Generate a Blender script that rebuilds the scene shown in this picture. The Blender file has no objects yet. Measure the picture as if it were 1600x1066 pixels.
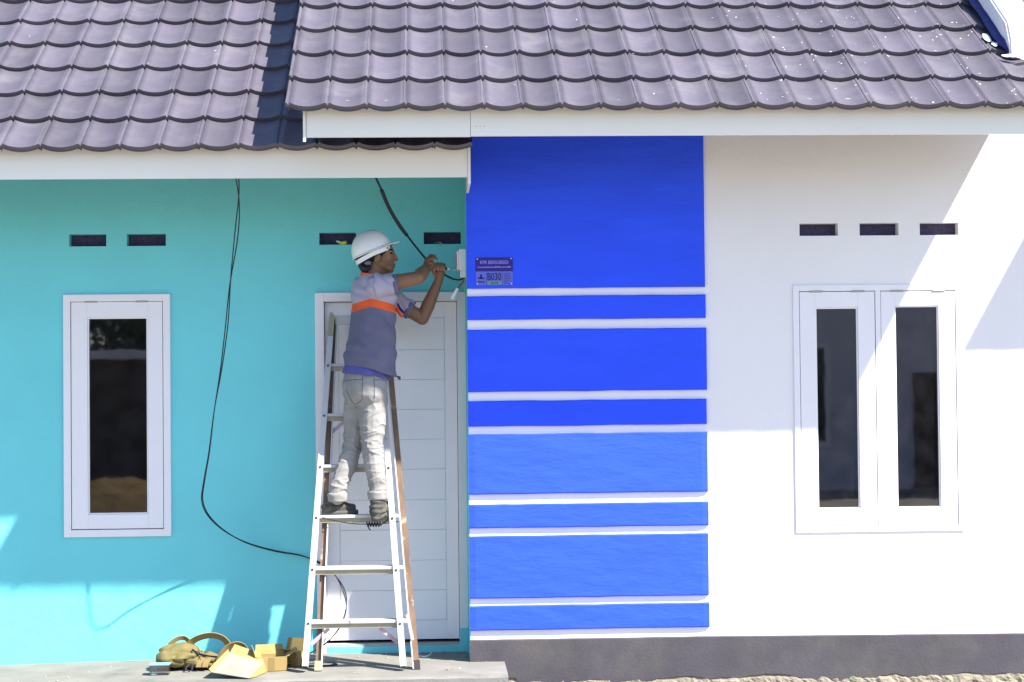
import bpy, bmesh, math, random
from mathutils import Vector, Matrix, noise as mnoise
import numpy as np

R = math.radians
random.seed(7)
scene = bpy.context.scene
COL = scene.collection

# ------------------------------------------------------------------ camera
CAM = Vector((0.0, -11.5, 1.60))
PSI, PHI, RHO, FPX = R(2.5), R(1.45), 0.0100, 2933.0
FW = Vector((math.sin(PSI)*math.cos(PHI), math.cos(PSI)*math.cos(PHI), math.sin(PHI)))
_r0 = Vector((math.cos(PSI), -math.sin(PSI), 0)); _u0 = _r0.cross(FW)
RT = math.cos(RHO)*_r0 - math.sin(RHO)*_u0
UP = math.sin(RHO)*_r0 + math.cos(RHO)*_u0
cd = bpy.data.cameras.new('camera'); cam = bpy.data.objects.new('camera', cd); COL.objects.link(cam)
cd.sensor_width = 36.0; cd.lens = 36.0*FPX/1600.0; cd.clip_start = 0.1; cd.clip_end = 2000
m = Matrix((RT, UP, -FW)).transposed().to_4x4(); m.translation = CAM
cam.matrix_world = m
scene.camera = cam

def W(px, py, Y):
    """photo measurement -> point on the plane at depth Y"""
    d = FW + RT*((px-800)/FPX) - UP*((py-533)/FPX)
    return CAM + d*((Y-CAM.y)/d.y)

# ------------------------------------------------------------------ light
SUN = Vector((1.48, -1.0, 2.04)).normalized()          # towards the sun
world = bpy.data.worlds.new('World'); scene.world = world; world.use_nodes = True
wn = world.node_tree.nodes; bg = wn['Background']
sky = wn.new('ShaderNodeTexSky'); sky.sky_type = 'NISHITA'; sky.sun_disc = False
sky.sun_elevation = math.asin(SUN.z); sky.sun_rotation = math.atan2(SUN.x, SUN.y)
sky.air_density = 1.0; sky.dust_density = 0.5; sky.ozone_density = 4.0
world.node_tree.links.new(sky.outputs[0], bg.inputs[0]); bg.inputs[1].default_value = 0.112
sl = bpy.data.lights.new('sun', 'SUN'); sl.energy = 5.0; sl.angle = R(0.8); sl.color = (1.0, 0.95, 0.86)
so = bpy.data.objects.new('sun', sl); COL.objects.link(so); so.location = (6, -6, 9)
so.rotation_euler = (-SUN).to_track_quat('-Z', 'Y').to_euler()
vs = scene.view_settings; vs.view_transform = 'Standard'; vs.look = 'None'; vs.exposure = 1.50; vs.gamma = 1.0
vs.use_curve_mapping = False

# ------------------------------------------------------------------ materials
MATS = {}
def mat(name, col, rough=0.7, var=0.06, scale=4.0, bump=0.15, bscale=60.0, dist=0.003, spec=0.35, metal=0.0,
        wave=0.0, wscale=2.5, col2=None, c2scale=3.0, c2lo=0.55, c2hi=0.62, objrand=0.0, coat=0.0, detail=6.0, stretch=(1, 1, 1)):
    mt = bpy.data.materials.new(name); mt.use_nodes = True
    nt = mt.node_tree; N = nt.nodes; L = nt.links; b = N['Principled BSDF']
    b.inputs['Roughness'].default_value = rough; b.inputs['Metallic'].default_value = metal
    b.inputs['Specular IOR Level'].default_value = spec
    b.inputs['Coat Weight'].default_value = coat; b.inputs['Coat Roughness'].default_value = 0.15
    geo = N.new('ShaderNodeNewGeometry'); mp = N.new('ShaderNodeVectorMath'); mp.operation = 'MULTIPLY'
    mp.inputs[1].default_value = stretch; L.new(geo.outputs['Position'], mp.inputs[0]); P = mp.outputs[0]
    n1 = N.new('ShaderNodeTexNoise'); n1.inputs['Scale'].default_value = scale; n1.inputs['Detail'].default_value = detail
    L.new(P, n1.inputs['Vector'])
    mr = N.new('ShaderNodeMapRange'); mr.inputs[1].default_value = .3; mr.inputs[2].default_value = .7
    mr.inputs[3].default_value = 1-var; mr.inputs[4].default_value = 1+var; L.new(n1.outputs[0], mr.inputs[0])
    val = mr.outputs[0]
    if objrand:
        oi = N.new('ShaderNodeObjectInfo'); m2 = N.new('ShaderNodeMapRange')
        m2.inputs[3].default_value = 1-objrand; m2.inputs[4].default_value = 1+objrand; L.new(oi.outputs['Random'], m2.inputs[0])
        mm = N.new('ShaderNodeMath'); mm.operation = 'MULTIPLY'; L.new(val, mm.inputs[0]); L.new(m2.outputs[0], mm.inputs[1]); val = mm.outputs[0]
    vm = N.new('ShaderNodeVectorMath'); vm.operation = 'SCALE'; L.new(val, vm.inputs['Scale'])
    if col2 is None:
        vm.inputs[0].default_value = col[:3]
    else:
        n2 = N.new('ShaderNodeTexNoise'); n2.inputs['Scale'].default_value = c2scale; n2.inputs['Detail'].default_value = 8.0
        n2.inputs['Roughness'].default_value = .65
        L.new(P, n2.inputs['Vector']); r2 = N.new('ShaderNodeMapRange')
        r2.inputs[1].default_value = c2lo; r2.inputs[2].default_value = c2hi; L.new(n2.outputs[0], r2.inputs[0])
        mx = N.new('ShaderNodeMix'); mx.data_type = 'RGBA'; L.new(r2.outputs[0], mx.inputs[0])
        mx.inputs[6].default_value = (*col[:3], 1); mx.inputs[7].default_value = (*col2[:3], 1); L.new(mx.outputs[2], vm.inputs[0])
    L.new(vm.outputs[0], b.inputs['Base Color'])
    if bump:
        n3 = N.new('ShaderNodeTexNoise'); n3.inputs['Scale'].default_value = bscale; n3.inputs['Detail'].default_value = 4.0
        L.new(P, n3.inputs['Vector']); bp = N.new('ShaderNodeBump'); bp.inputs['Strength'].default_value = bump
        bp.inputs['Distance'].default_value = dist; L.new(n3.outputs[0], bp.inputs['Height'])
        if wave:
            n4 = N.new('ShaderNodeTexNoise'); n4.inputs['Scale'].default_value = wscale; n4.inputs['Detail'].default_value = 3.0
            L.new(P, n4.inputs['Vector']); b2 = N.new('ShaderNodeBump'); b2.inputs['Strength'].default_value = 1.0
            b2.inputs['Distance'].default_value = wave; L.new(n4.outputs[0], b2.inputs['Height']); L.new(b2.outputs[0], bp.inputs['Normal'])
        L.new(bp.outputs[0], b.inputs['Normal'])
    MATS[name] = mt; return mt

mat('teal', (0.165, 0.615, 0.66), 0.75, 0.035, 2.0, 0.55, 90, .003, wave=.006, wscale=6)
mat('white_plaster', (0.80, 0.76, 0.77), 0.75, 0.02, 1.5, 0.5, 80, .003, wave=.006, wscale=5)
mat('blue', (0.034, 0.092, 0.88), 0.7, 0.05, 5.0, 0.45, 55, .003, wave=.008, wscale=9, spec=.1, stretch=(.45, 1, 1.3))
mat('plinth', (0.062, 0.056, 0.070), 0.85, 0.14, 5.0, 0.5, 60, .003, col2=(0.088, 0.082, 0.082), c2scale=2.2, c2lo=.45, c2hi=.7)
mat('footing', (0.24, 0.215, 0.165), 0.95, 0.25, 20.0, 0.9, 90, .006)
mat('fascia', (0.75, 0.705, 0.64), 0.55, 0.02, 2.0, 0.1, 60, .002)
mat('frame_white', (0.81, 0.77, 0.80), 0.4, 0.02, 3.0, 0.08, 120, .001)
mat('door_white', (0.84, 0.80, 0.82), 0.45, 0.025, 3.0, 0.1, 120, .001)
mat('jamb', (0.70, 0.70, 0.71), 0.5, 0.08, 6.0, 0.1, 120, .001, col2=(0.30, 0.52, 0.56), c2scale=4.0, c2lo=.6, c2hi=.72, stretch=(1, 1, .25))
mat('interior', (0.30, 0.27, 0.40), 0.9, 0.1, 2.0, 0)
mat('concrete', (0.195, 0.188, 0.168), 0.9, 0.16, 3.0, 0.5, 50, .003, col2=(0.135, 0.13, 0.12), c2scale=2.6, c2lo=.52, c2hi=.68)
mat('concrete_face', (0.20, 0.195, 0.19), 0.9, 0.12, 8.0, 0.6, 60, .004)
mat('sill', (0.38, 0.37, 0.35), 0.9, 0.1, 8.0, 0.4, 60, .003)
mat('soil', (0.255, 0.235, 0.195), 0.95, 0.2, 1.2, 0.8, 25, .02, col2=(0.185, 0.165, 0.13), c2scale=.5)
mat('hinge', (0.42, 0.40, 0.34), 0.4, 0.1, 40, 0, metal=.7)
mat('black_rubber', (0.012, 0.012, 0.02), 0.45, 0.1, 30, 0.1, 200, .001)
mat('deck', (0.05, 0.045, 0.05), 0.8, 0.1, 10, 0)
mat('sealant', (0.020, 0.020, 0.13), 0.45, 0.25, 30, 0.8, 60, .006)
mat('cement_splash', (0.74, 0.73, 0.70), 0.8, 0.08, 30, 0.6, 80, .004)

def tile_material():
    mt = mat('tile', (0.084, 0.074, 0.097), 0.55, 0.10, 6.0, 0.08, 30, .004, spec=.4, objrand=.20, wave=.005, wscale=11, col2=(0.118, 0.110, 0.122), c2scale=4.5, c2lo=.50, c2hi=.78)
    nt = mt.node_tree; N = nt.nodes; L = nt.links; b = N['Principled BSDF']
    # white paint splatter, dense towards the parapet
    geo = N.new('ShaderNodeNewGeometry'); vo = N.new('ShaderNodeTexVoronoi'); vo.inputs['Scale'].default_value = 34
    no = N.new('ShaderNodeTexNoise'); no.inputs['Scale'].default_value = 40; L.new(geo.outputs['Position'], no.inputs['Vector'])
    ad = N.new('ShaderNodeVectorMath'); ad.operation = 'MULTIPLY_ADD'; ad.inputs[1].default_value = (.03, .03, .03)
    L.new(no.outputs['Color'], ad.inputs[0]); L.new(geo.outputs['Position'], ad.inputs[2]); L.new(ad.outputs[0], vo.inputs['Vector'])
    sx = N.new('ShaderNodeSeparateXYZ'); L.new(geo.outputs['Position'], sx.inputs[0])
    rg = N.new('ShaderNodeMapRange'); rg.inputs[1].default_value = 1.2; rg.inputs[2].default_value = 3.4
    rg.inputs[3].default_value = .006; rg.inputs[4].default_value = .36; L.new(sx.outputs[0], rg.inputs[0])
    sc = N.new('ShaderNodeSeparateColor'); L.new(vo.outputs['Color'], sc.inputs[0])
    lt = N.new('ShaderNodeMath'); lt.operation = 'LESS_THAN'; L.new(sc.outputs[0], lt.inputs[0]); L.new(rg.outputs[0], lt.inputs[1])
    mr = N.new('ShaderNodeMapRange'); mr.inputs[1].default_value = 0; mr.inputs[2].default_value = 1; mr.inputs[3].default_value = .02; mr.inputs[4].default_value = .20
    L.new(sc.outputs[1], mr.inputs[0])
    l2 = N.new('ShaderNodeMath'); l2.operation = 'LESS_THAN'; L.new(vo.outputs['Distance'], l2.inputs[0]); L.new(mr.outputs[0], l2.inputs[1])
    an = N.new('ShaderNodeMath'); an.operation = 'MULTIPLY'; L.new(lt.outputs[0], an.inputs[0]); L.new(l2.outputs[0], an.inputs[1])
    mx = N.new('ShaderNodeMix'); mx.data_type = 'RGBA'
    src = b.inputs['Base Color'].links[0].from_socket
    L.new(src, mx.inputs[6]); mx.inputs[7].default_value = (.6, .6, .6, 1); L.new(an.outputs[0], mx.inputs[0])
    L.new(mx.outputs[2], b.inputs['Base Color'])
    return mt
tile_material()

def glass_material(name, tint, rough=0.02):
    mt = bpy.data.materials.new(name); mt.use_nodes = True; nt = mt.node_tree; N = nt.nodes; L = nt.links
    N.remove(N['Principled BSDF']); out = N['Material Output']
    tr = N.new('ShaderNodeBsdfTransparent'); tr.inputs[0].default_value = (*tint, 1)
    gl = N.new('ShaderNodeBsdfGlossy'); gl.inputs['Roughness'].default_value = rough
    fr = N.new('ShaderNodeFresnel'); fr.inputs[0].default_value = 2.15
    geo = N.new('ShaderNodeNewGeometry'); no = N.new('ShaderNodeTexNoise'); no.inputs['Scale'].default_value = 5
    L.new(geo.outputs['Position'], no.inputs['Vector']); bp = N.new('ShaderNodeBump'); bp.inputs['Strength'].default_value = .06
    bp.inputs['Distance'].default_value = .002; L.new(no.outputs[0], bp.inputs['Height'])
    L.new(bp.outputs[0], gl.inputs['Normal']); L.new(bp.outputs[0], fr.inputs['Normal'])
    mx = N.new('ShaderNodeMixShader'); L.new(fr.outputs[0], mx.inputs[0]); L.new(tr.outputs[0], mx.inputs[1]); L.new(gl.outputs[0], mx.inputs[2])
    df = N.new('ShaderNodeBsdfDiffuse'); df.inputs[0].default_value = (.35, .33, .40, 1)     # film of dust on the pane
    n2 = N.new('ShaderNodeTexNoise'); n2.inputs['Scale'].default_value = 9; n2.inputs['Detail'].default_value = 8; L.new(geo.outputs['Position'], n2.inputs['Vector'])
    r2 = N.new('ShaderNodeMapRange'); r2.inputs[1].default_value = .35; r2.inputs[2].default_value = .8; r2.inputs[3].default_value = .004; r2.inputs[4].default_value = .03
    L.new(n2.outputs[0], r2.inputs[0])
    m2 = N.new('ShaderNodeMixShader'); L.new(r2.outputs[0], m2.inputs[0]); L.new(mx.outputs[0], m2.inputs[1]); L.new(df.outputs[0], m2.inputs[2])
    L.new(m2.outputs[0], out.inputs[0]); MATS[name] = mt; return mt
glass_material('pane_glass', (.22, .20, .27))

# ------------------------------------------------------------------ mesh helpers
def link(name, me, parent=None, material=None, smooth=False):
    o = bpy.data.objects.new(name, me); COL.objects.link(o)
    if material and not me.materials: me.materials.append(MATS[material])
    if parent: o.parent = parent
    if smooth:
        me.polygons.foreach_set('use_smooth', [True]*len(me.polygons))
    return o
def mesh(name, V, F, material, parent=None, smooth=False):
    me = bpy.data.meshes.new(name); me.from_pydata([tuple(v) for v in V], [], F); me.update()
    return link(name, me, parent, material, smooth)
def empty(name, loc=(0, 0, 0)):
    o = bpy.data.objects.new(name, None); COL.objects.link(o); o.location = loc; o.empty_display_size = .1; return o
def tag(o, label, cat, group=None):
    o['label'] = label; o['category'] = cat
    if group: o['group'] = group
    return o
def bm_to(name, bm, material, parent=None, smooth=False):
    bmesh.ops.recalc_face_normals(bm, faces=bm.faces[:])
    me = bpy.data.meshes.new(name); bm.to_mesh(me); bm.free(); me.update()
    return link(name, me, parent, material, smooth)
def bm_box(bm, x0, x1, y0, y1, z0, z1, bevel=0.0):
    vs = [bm.verts.new(c) for c in ((x0,y0,z0),(x1,y0,z0),(x1,y1,z0),(x0,y1,z0),(x0,y0,z1),(x1,y0,z1),(x1,y1,z1),(x0,y1,z1))]
    fs = [bm.faces.new([vs[i] for i in q]) for q in ((0,3,2,1),(4,5,6,7),(0,1,5,4),(1,2,6,5),(2,3,7,6),(3,0,4,7))]
    if bevel:
        es = list({e for f in fs for e in f.edges})
        bmesh.ops.bevel(bm, geom=es, offset=bevel, segments=2, affect='EDGES', profile=.6)
def box(name, x0, x1, y0, y1, z0, z1, material, parent=None, bevel=0.0):
    bm = bmesh.new(); bm_box(bm, x0, x1, y0, y1, z0, z1, bevel); return bm_to(name, bm, material, parent)
def bm_beam(bm, a, b, w, t, up=Vector((0, 0, 1)), w2=None):
    """rectangular bar from a to b: width w across, thickness t along 'up' made square to the bar"""
    a = Vector(a); b = Vector(b); d = (b-a).normalized(); s = d.cross(Vector(up)).normalized(); n = s.cross(d).normalized()
    w2 = w if w2 is None else w2
    ring = lambda p, ww: [bm.verts.new(p + s*sx*ww/2 + n*sn*t/2) for sx, sn in ((-1,-1),(1,-1),(1,1),(-1,1))]
    A, B = ring(a, w), ring(b, w2)
    bm.faces.new(A[::-1]); bm.faces.new(B)
    for i in range(4): bm.faces.new((A[i], A[(i+1)%4], B[(i+1)%4], B[i]))
def catmull(pts, n=8):
    P = [Vector(p) for p in pts]; P = [P[0]*2-P[1]] + P + [P[-1]*2-P[-2]]; out = []
    for i in range(1, len(P)-2):
        for k in range(n):
            t = k/n; a, b, c, d = P[i-1:i+3]
            out.append(.5*((2*b)+(c-a)*t+(2*a-5*b+4*c-d)*t*t+(3*b-a-3*c+d)*t**3))
    out.append(P[-2]); return out
def bm_tube(bm, pts, r, n=8, cap=True):
    pts = [Vector(p) for p in pts]; rr = r if isinstance(r, (list, tuple)) else [r]*len(pts)
    T = [(pts[min(i+1, len(pts)-1)]-pts[max(i-1, 0)]).normalized() for i in range(len(pts))]
    u = T[0].orthogonal().normalized(); rings = []
    for i, p in enumerate(pts):
        u = (u - T[i]*u.dot(T[i])).normalized(); v = T[i].cross(u)
        rings.append([bm.verts.new(p + (u*math.cos(2*math.pi*k/n)+v*math.sin(2*math.pi*k/n))*rr[i]) for k in range(n)])
    for a, b in zip(rings, rings[1:]):
        for k in range(n): bm.faces.new((a[k], a[(k+1)%n], b[(k+1)%n], b[k]))
    if cap: bm.faces.new(rings[0][::-1]); bm.faces.new(rings[-1])
def tube(name, pts, r, material, parent=None, n=8, sub=8):
    bm = bmesh.new(); bm_tube(bm, catmull(pts, sub) if sub else pts, r, n); return bm_to(name, bm, material, parent, True)
def ribbon(name, pts, width, thick, wdir, material, parent=None, sub=8):
    """flat strap swept along pts; wdir = direction of its width (may be a list, one per point)"""
    P = catmull(pts, sub); D = [Vector(w) for w in wdir] if isinstance(wdir, list) else [Vector(wdir)]*len(pts)
    bm = bmesh.new(); rings = []
    for i, p in enumerate(P):
        t = (P[min(i+1, len(P)-1)]-P[max(i-1, 0)]).normalized()
        f = i/sub; k = min(int(f), len(D)-2); wv = D[k].lerp(D[k+1], min(1, f-k)); wv = (wv - t*wv.dot(t)).normalized(); n = t.cross(wv)
        rings.append([bm.verts.new(p + wv*a*width/2 + n*b*thick/2) for a, b in ((-1,-1),(1,-1),(1,1),(-1,1))])
    for a, b in zip(rings, rings[1:]):
        for k in range(4): bm.faces.new((a[k], a[(k+1)%4], b[(k+1)%4], b[k]))
    bm.faces.new(rings[0][::-1]); bm.faces.new(rings[-1])
    return bm_to(name, bm, material, parent)

def holed_wall(name, x0, x1, z0, z1, yf, th, holes, material, parent):
    """plastered wall with rectangular openings cut right through it"""
    xs = sorted({x0, x1, *[h[0] for h in holes], *[h[1] for h in holes]}); zs = sorted({z0, z1, *[h[2] for h in holes], *[h[3] for h in holes]})
    bm = bmesh.new(); G = {}
    def v(i, j, k):
        if (i, j, k) not in G: G[i, j, k] = bm.verts.new((xs[i], yf if k == 0 else yf+th, zs[j]))
        return G[i, j, k]
    def solid(i, j):
        if i < 0 or j < 0 or i >= len(xs)-1 or j >= len(zs)-1: return False
        cx, cz = (xs[i]+xs[i+1])/2, (zs[j]+zs[j+1])/2
        return not any(h[0] < cx < h[1] and h[2] < cz < h[3] for h in holes)
    for i in range(len(xs)-1):
        for j in range(len(zs)-1):
            if not solid(i, j): continue
            for k in (0, 1): bm.faces.new((v(i,j,k), v(i+1,j,k), v(i+1,j+1,k), v(i,j+1,k)))
            for di, dj, e in ((-1,0,((0,0),(0,1))), (1,0,((1,0),(1,1))), (0,-1,((0,0),(1,0))), (0,1,((0,1),(1,1)))):
                if not solid(i+di, j+dj):
                    (a, b), (c, d) = e
                    bm.faces.new((v(i+a,j+b,0), v(i+c,j+d,0), v(i+c,j+d,1), v(i+a,j+b,1)))
    return bm_to(name, bm, material, parent)

# ------------------------------------------------------------------ ground and porch
WALL_R = -0.44          # front plane of the projecting right part; the teal wall is at y = 0
GZ = -0.24
def ground():
    n = 60; V = []; F = []
    xs = [-260, -120, -60, -30, -15] + [-9+18*i/n for i in range(n+1)] + [15, 30, 60, 120, 260]
    ys = [-260, -120, -60, -35, -22] + [-16+16.5*i/n for i in range(n+1)] + [8, 20, 60, 260]
    for y in ys:
        for x in xs:
            z = GZ + (0.03*mnoise.noise((x*.9, y*.9, 3)) + .012*mnoise.noise((x*4, y*4, 8)) if abs(x) < 9 and -16 < y < -1 else 0) - .02
            V.append((x, y, z))
    w = len(xs)
    for j in range(len(ys)-1):
        for i in range(w-1): F.append((j*w+i, j*w+i+1, (j+1)*w+i+1, (j+1)*w+i))
    o = mesh('ground', V, F, 'soil', smooth=True); o['kind'] = 'structure'
ground()
def floor_z(x): return -0.020*max(0.0, -0.7-x)
def slab():
    bm = bmesh.new(); xs = [-5.0+5.42*i/60 for i in range(61)]; rows = []
    for x in xs:
        e = .006*mnoise.noise((x*6, 0, 1)) ; z = floor_z(x); d = .004*mnoise.noise((x*9, 4, 1))
        rows.append([bm.verts.new(c) for c in ((x, .02, z), (x, -.5, z), (x, -.965+e, z-.002), (x, -.985+e, z-.014+d), (x, -.985+e*.5, GZ-.1))])
    fs = []
    for a, b in zip(rows, rows[1:]):
        for k in range(4): fs.append((k, bm.faces.new((a[k], b[k], b[k+1], a[k+1]))))
    end = bm.faces.new(rows[-1] + [bm.verts.new((xs[-1], .02, GZ-.1))])
    bmesh.ops.recalc_face_normals(bm, faces=bm.faces[:])
    me = bpy.data.meshes.new('porch_slab'); me.materials.append(MATS['concrete']); me.materials.append(MATS['concrete_face'])
    for k, f in fs: f.material_index = 1 if k == 3 else 0
    end.material_index = 0
    bm.to_mesh(me); bm.free(); o = link('porch_slab', me); o['kind'] = 'structure'
slab()

# ------------------------------------------------------------------ house
house = tag(empty('house'), 'small single storey house in turquoise, blue and white plaster under brown tile roofs', 'house')
VL = [(-2.187, -1.963), (-1.839, -1.603), (-.672, -.447), (-.033, .194)]
VR = [(2.201, 2.432), (2.562, 2.796), (2.924, 3.159)]
VZ = (2.490, 2.564)
wl = holed_wall('turquoise_wall', -4.6, .219, -.3, 3.50, 0.0, .12,
    [(a, b, *VZ) for a, b in VL] + [(-2.205, -1.595, .745, 2.18), (-.69, .219, .0, 2.18)], 'teal', house)
box('return_wall', .2190, .2235, -.4405, .0, -.005, 3.45, 'teal', house)
wr = holed_wall('white_wall', .2240, 6.6, .10, 3.50, WALL_R, .12,
    [(a, b, *VZ) for a, b in VR] + [(2.17, 3.152, .745, 2.18)], 'white_plaster', house)
mat('vent_shade_tone', (0.06, 0.05, 0.095), 0.9, 0.3, 60, 0.5, 300, .002)  # added backing panels; their dark violet stands in for shade inside the vents
for a, b in VL: box('vent_shade_panel', a+.001, b-.001, .075, .080, VZ[0]+.001, VZ[1]-.001, 'vent_shade_tone', house)
for a, b in VR: box('vent_shade_panel', a+.001, b-.001, WALL_R+.075, WALL_R+.080, VZ[0]+.001, VZ[1]-.001, 'vent_shade_tone', house)
# closed rooms behind the openings
box('rear_wall', -4.6, 6.6, 4.5, 4.62, -.2, 3.5, 'interior', house)
box('end_wall', -4.72, -4.6, .0, 4.6, -.3, 3.5, 'interior', house)
box('end_wall', 6.6, 6.72, WALL_R, 4.6, -.3, 3.5, 'white_plaster', house)
for a, b, y in ((-4.6, .225, .121), (.347, 6.6, -.319)):
    box('inner_floor', a, b, y, 4.5, -.10, -.001, 'interior', house)
    box('ceiling', a, b, y, 4.5, 2.75, 2.85, 'interior', house)
box('partition', .226, .346, -.318, 4.5, 0.0, 2.75, 'interior', house)

def rough_panel(name, x0, x1, z0, z1, y, th, material, rag=.0025, seed=0):
    """hand plastered raised band with slightly wavering edges and rounded arrises"""
    n = max(12, int((x1-x0)/.035)); bm = bmesh.new(); cols = []
    for i in range(n+1):
        x = x0+(x1-x0)*i/n
        a = rag*mnoise.noise((x*5, seed*3.1, 0))+rag*.5*mnoise.noise((x*17, seed*3.1, 2)); b = rag*mnoise.noise((x*5, seed*3.1, 9))+rag*.5*mnoise.noise((x*17, seed*3.1, 5))
        zb, zt = z0+a, z1+b; r = .006
        e = r if 0 < i < n else 0
        yy = y-th + (0.004 if i in (0, n) else 0)
        cols.append([bm.verts.new(c) for c in ((x, y, zb), (x, yy+.004, zb), (x, yy, zb+r), (x, yy, zt-r), (x, yy+.004, zt), (x, y, zt))])
    for a, b in zip(cols, cols[1:]):
        for k in range(5): bm.faces.new((a[k], b[k], b[k+1], a[k+1]))
    bm.faces.new(cols[0]); bm.faces.new(cols[-1][::-1])
    return bm_to(name, bm, material, house)
for i, (zt, zb) in enumerate([(3.42, 2.191), (2.1455, 2.006), (1.949, 1.581), (1.5285, 1.378), (1.333, .980), (.921, .782), (.7355, .370), (.3265, .183)]):
    rough_panel('band', .2195, 1.630 + .002*(i % 3), zb, zt, WALL_R-.0005, .020, 'blue', seed=i)
# dark plinth with its ragged lower edge over the rough footing
def plinth():
    bm = bmesh.new(); n = 220; x0, x1 = .2195, 6.6; rows = []
    for i in range(n+1):
        x = x0+(x1-x0)*i/n
        zt = .128 - .012*max(0, (x-1.63)/1.9 if x < 3.6 else 1) + .0015*mnoise.noise((x*8, 1, 1))
        zb = -.124 + .055*mnoise.noise((x*2.3, 3, 0)) + .018*mnoise.noise((x*9, 3, 4)) + .008*mnoise.noise((x*30, 5, 0))
        if x < .5: zb = -.10
        yy = WALL_R-.012
        rows.append([bm.verts.new(c) for c in ((x, WALL_R+.1, zt), (x, yy+.004, zt), (x, yy, zt-.006), (x, yy, zb+.004), (x, yy+.02, zb-.004))])
    for a, b in zip(rows, rows[1:]):
        for k in range(4): bm.faces.new((a[k], b[k], b[k+1], a[k+1]))
    bm.faces.new(rows[0]); bm_to('plinth', bm, 'plinth', house)
    bm = bmesh.new(); rows = []; n = 330
    for i in range(n+1):
        x = x0+.003+(x1-x0-.006)*i/n; r = []
        for j in range(22):
            z = .02-.30*j/21
            k = max(0, min(1, (-.085-z)/.05))
            y = WALL_R+.006 - k*(.016 + .016*abs(mnoise.noise((x*11, z*14, 0))) + .010*mnoise.noise((x*40, z*45, 7)) + .25*max(0, -.13-z)*.3)
            r.append(bm.verts.new((x, y, z)))
        rows.append(r)
    for a, b in zip(rows, rows[1:]):
        for k in range(21): bm.faces.new((a[k], b[k], b[k+1], a[k+1]))
    bm_to('footing', bm, 'footing', house)
plinth()

# ---- windows
def ring_frame(name, x0, x1, z0, z1, wx, wz, y0, y1, material, parent, bevel=.002):
    bm = bmesh.new()
    bm_box(bm, x0, x0+wx, y0, y1, z0, z1, bevel); bm_box(bm, x1-wx, x1, y0, y1, z0, z1, bevel)
    bm_box(bm, x0+wx, x1-wx, y0+.0006, y1, z0, z0+wz, bevel); bm_box(bm, x0+wx, x1-wx, y0+.0006, y1, z1-wz, z1, bevel)
    return bm_to(name, bm, material, parent)
def sash(win, x0, x1, z0, z1, gx0, gx1, gz0, gz1, yf):
    bm = bmesh.new(); y0, y1 = yf, yf+.035
    bm_box(bm, x0, gx0, y0, y1, z0, z1, .002); bm_box(bm, gx1, x1, y0, y1, z0, z1, .002)
    bm_box(bm, gx0, gx1, y0+.0005, y1, z0, gz0, .002); bm_box(bm, gx0, gx1, y0+.0005, y1, gz1, z1, .002)
    s = bm_to('sash', bm, 'frame_white', win)
    ring_frame('bead', gx0+.0003, gx1-.0003, gz0+.0003, gz1-.0003, .009, .009, yf+.008, yf+.02, 'frame_white', win, .002)
    box('pane', gx0+.002, gx1-.002, yf+.022, yf+.026, gz0+.002, gz1-.002, 'pane_glass', win)
    for hx in (x0+(x1-x0)*.22, x0+(x1-x0)*.78):
        bm = bmesh.new(); bm_box(bm, hx-.038, hx+.038, yf-.004, yf+.004, z1-.004, z1+.008)
        bm_tube(bm, [(hx-.036, yf-.004, z1+.003), (hx+.036, yf-.004, z1+.003)], .0042, 8); bm_to('hinge', bm, 'hinge', win)
    return s
yf = -.018
win = ring_frame('window', -2.222, -1.578, .727, 2.196, .043, .043, yf, .10, 'frame_white', house)
sash(win, -2.175, -1.625, .775, 2.150, -2.078, -1.714, .862, 2.057, yf+.006)
yf = WALL_R-.010
win = ring_frame('window', 2.155, 3.166, .730, 2.196, .036, .036, yf, WALL_R+.10, 'frame_white', house)
box('mullion', 2.648, 2.678, yf+.0005, WALL_R+.09, .766, 2.160, 'frame_white', win)
sash(win, 2.1945, 2.6445, .770, 2.156, 2.287, 2.543, .866, 2.064, yf+.004)
sash(win, 2.6815, 3.1265, .770, 2.156, 2.762, 3.028, .866, 2.070, yf+.004)

# ---- door
dr = empty('door'); dr.parent = house
box('jamb', -.700, -.646, -.020, .10, 0.0, 2.196, 'frame_white', dr, .003)
box('jamb', .166, .2185, -.020, .10, 0.0, 2.196, 'jamb', dr, .003)
box('head', -.646, .166, -.0195, .10, 2.142, 2.196, 'frame_white', dr, .003)
box('leaf', -.644, .164, .052, .085, .072, 2.139, 'door_white', dr)
fy = .044
bm = bmesh.new()
bm_box(bm, -.643, -.5615, fy, .055, .073, 2.138, .0015); bm_box(bm, .0885, .163, fy, .055, .073, 2.138, .0015)
bm_box(bm, -.5615, .0885, fy+.0004, .055, .073, .187, .0015); bm_box(bm, -.5615, .0885, fy+.0004, .055, 2.0405, 2.138, .0015)
bm_to('stile_frame', bm, 'door_white', dr)
zl = [.189, .372, .555, .742, .925, 1.112, 1.295, 1.478, 1.661, 1.844, 2.0385]
for i in range(10):
    dy = -.0012 if i % 2 == 0 else .0008
    box('board', -.5595, .0865, fy+dy, .055, zl[i]+.0008, zl[i+1]-.0008, 'door_white', dr, .0015)
box('sill', -.646, .166, -.004, .12, 0.0, .054, 'sill', dr)
box('step_face', -.700, .2185, -.014, -.0045, -.002, .040, 'teal', dr, .002)
bm = bmesh.new(); bm_box(bm, .1665, .2180, -.0245, -.0205, -.002, .145, .001); bm_to('paint_patch', bm, 'teal', dr)

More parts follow.
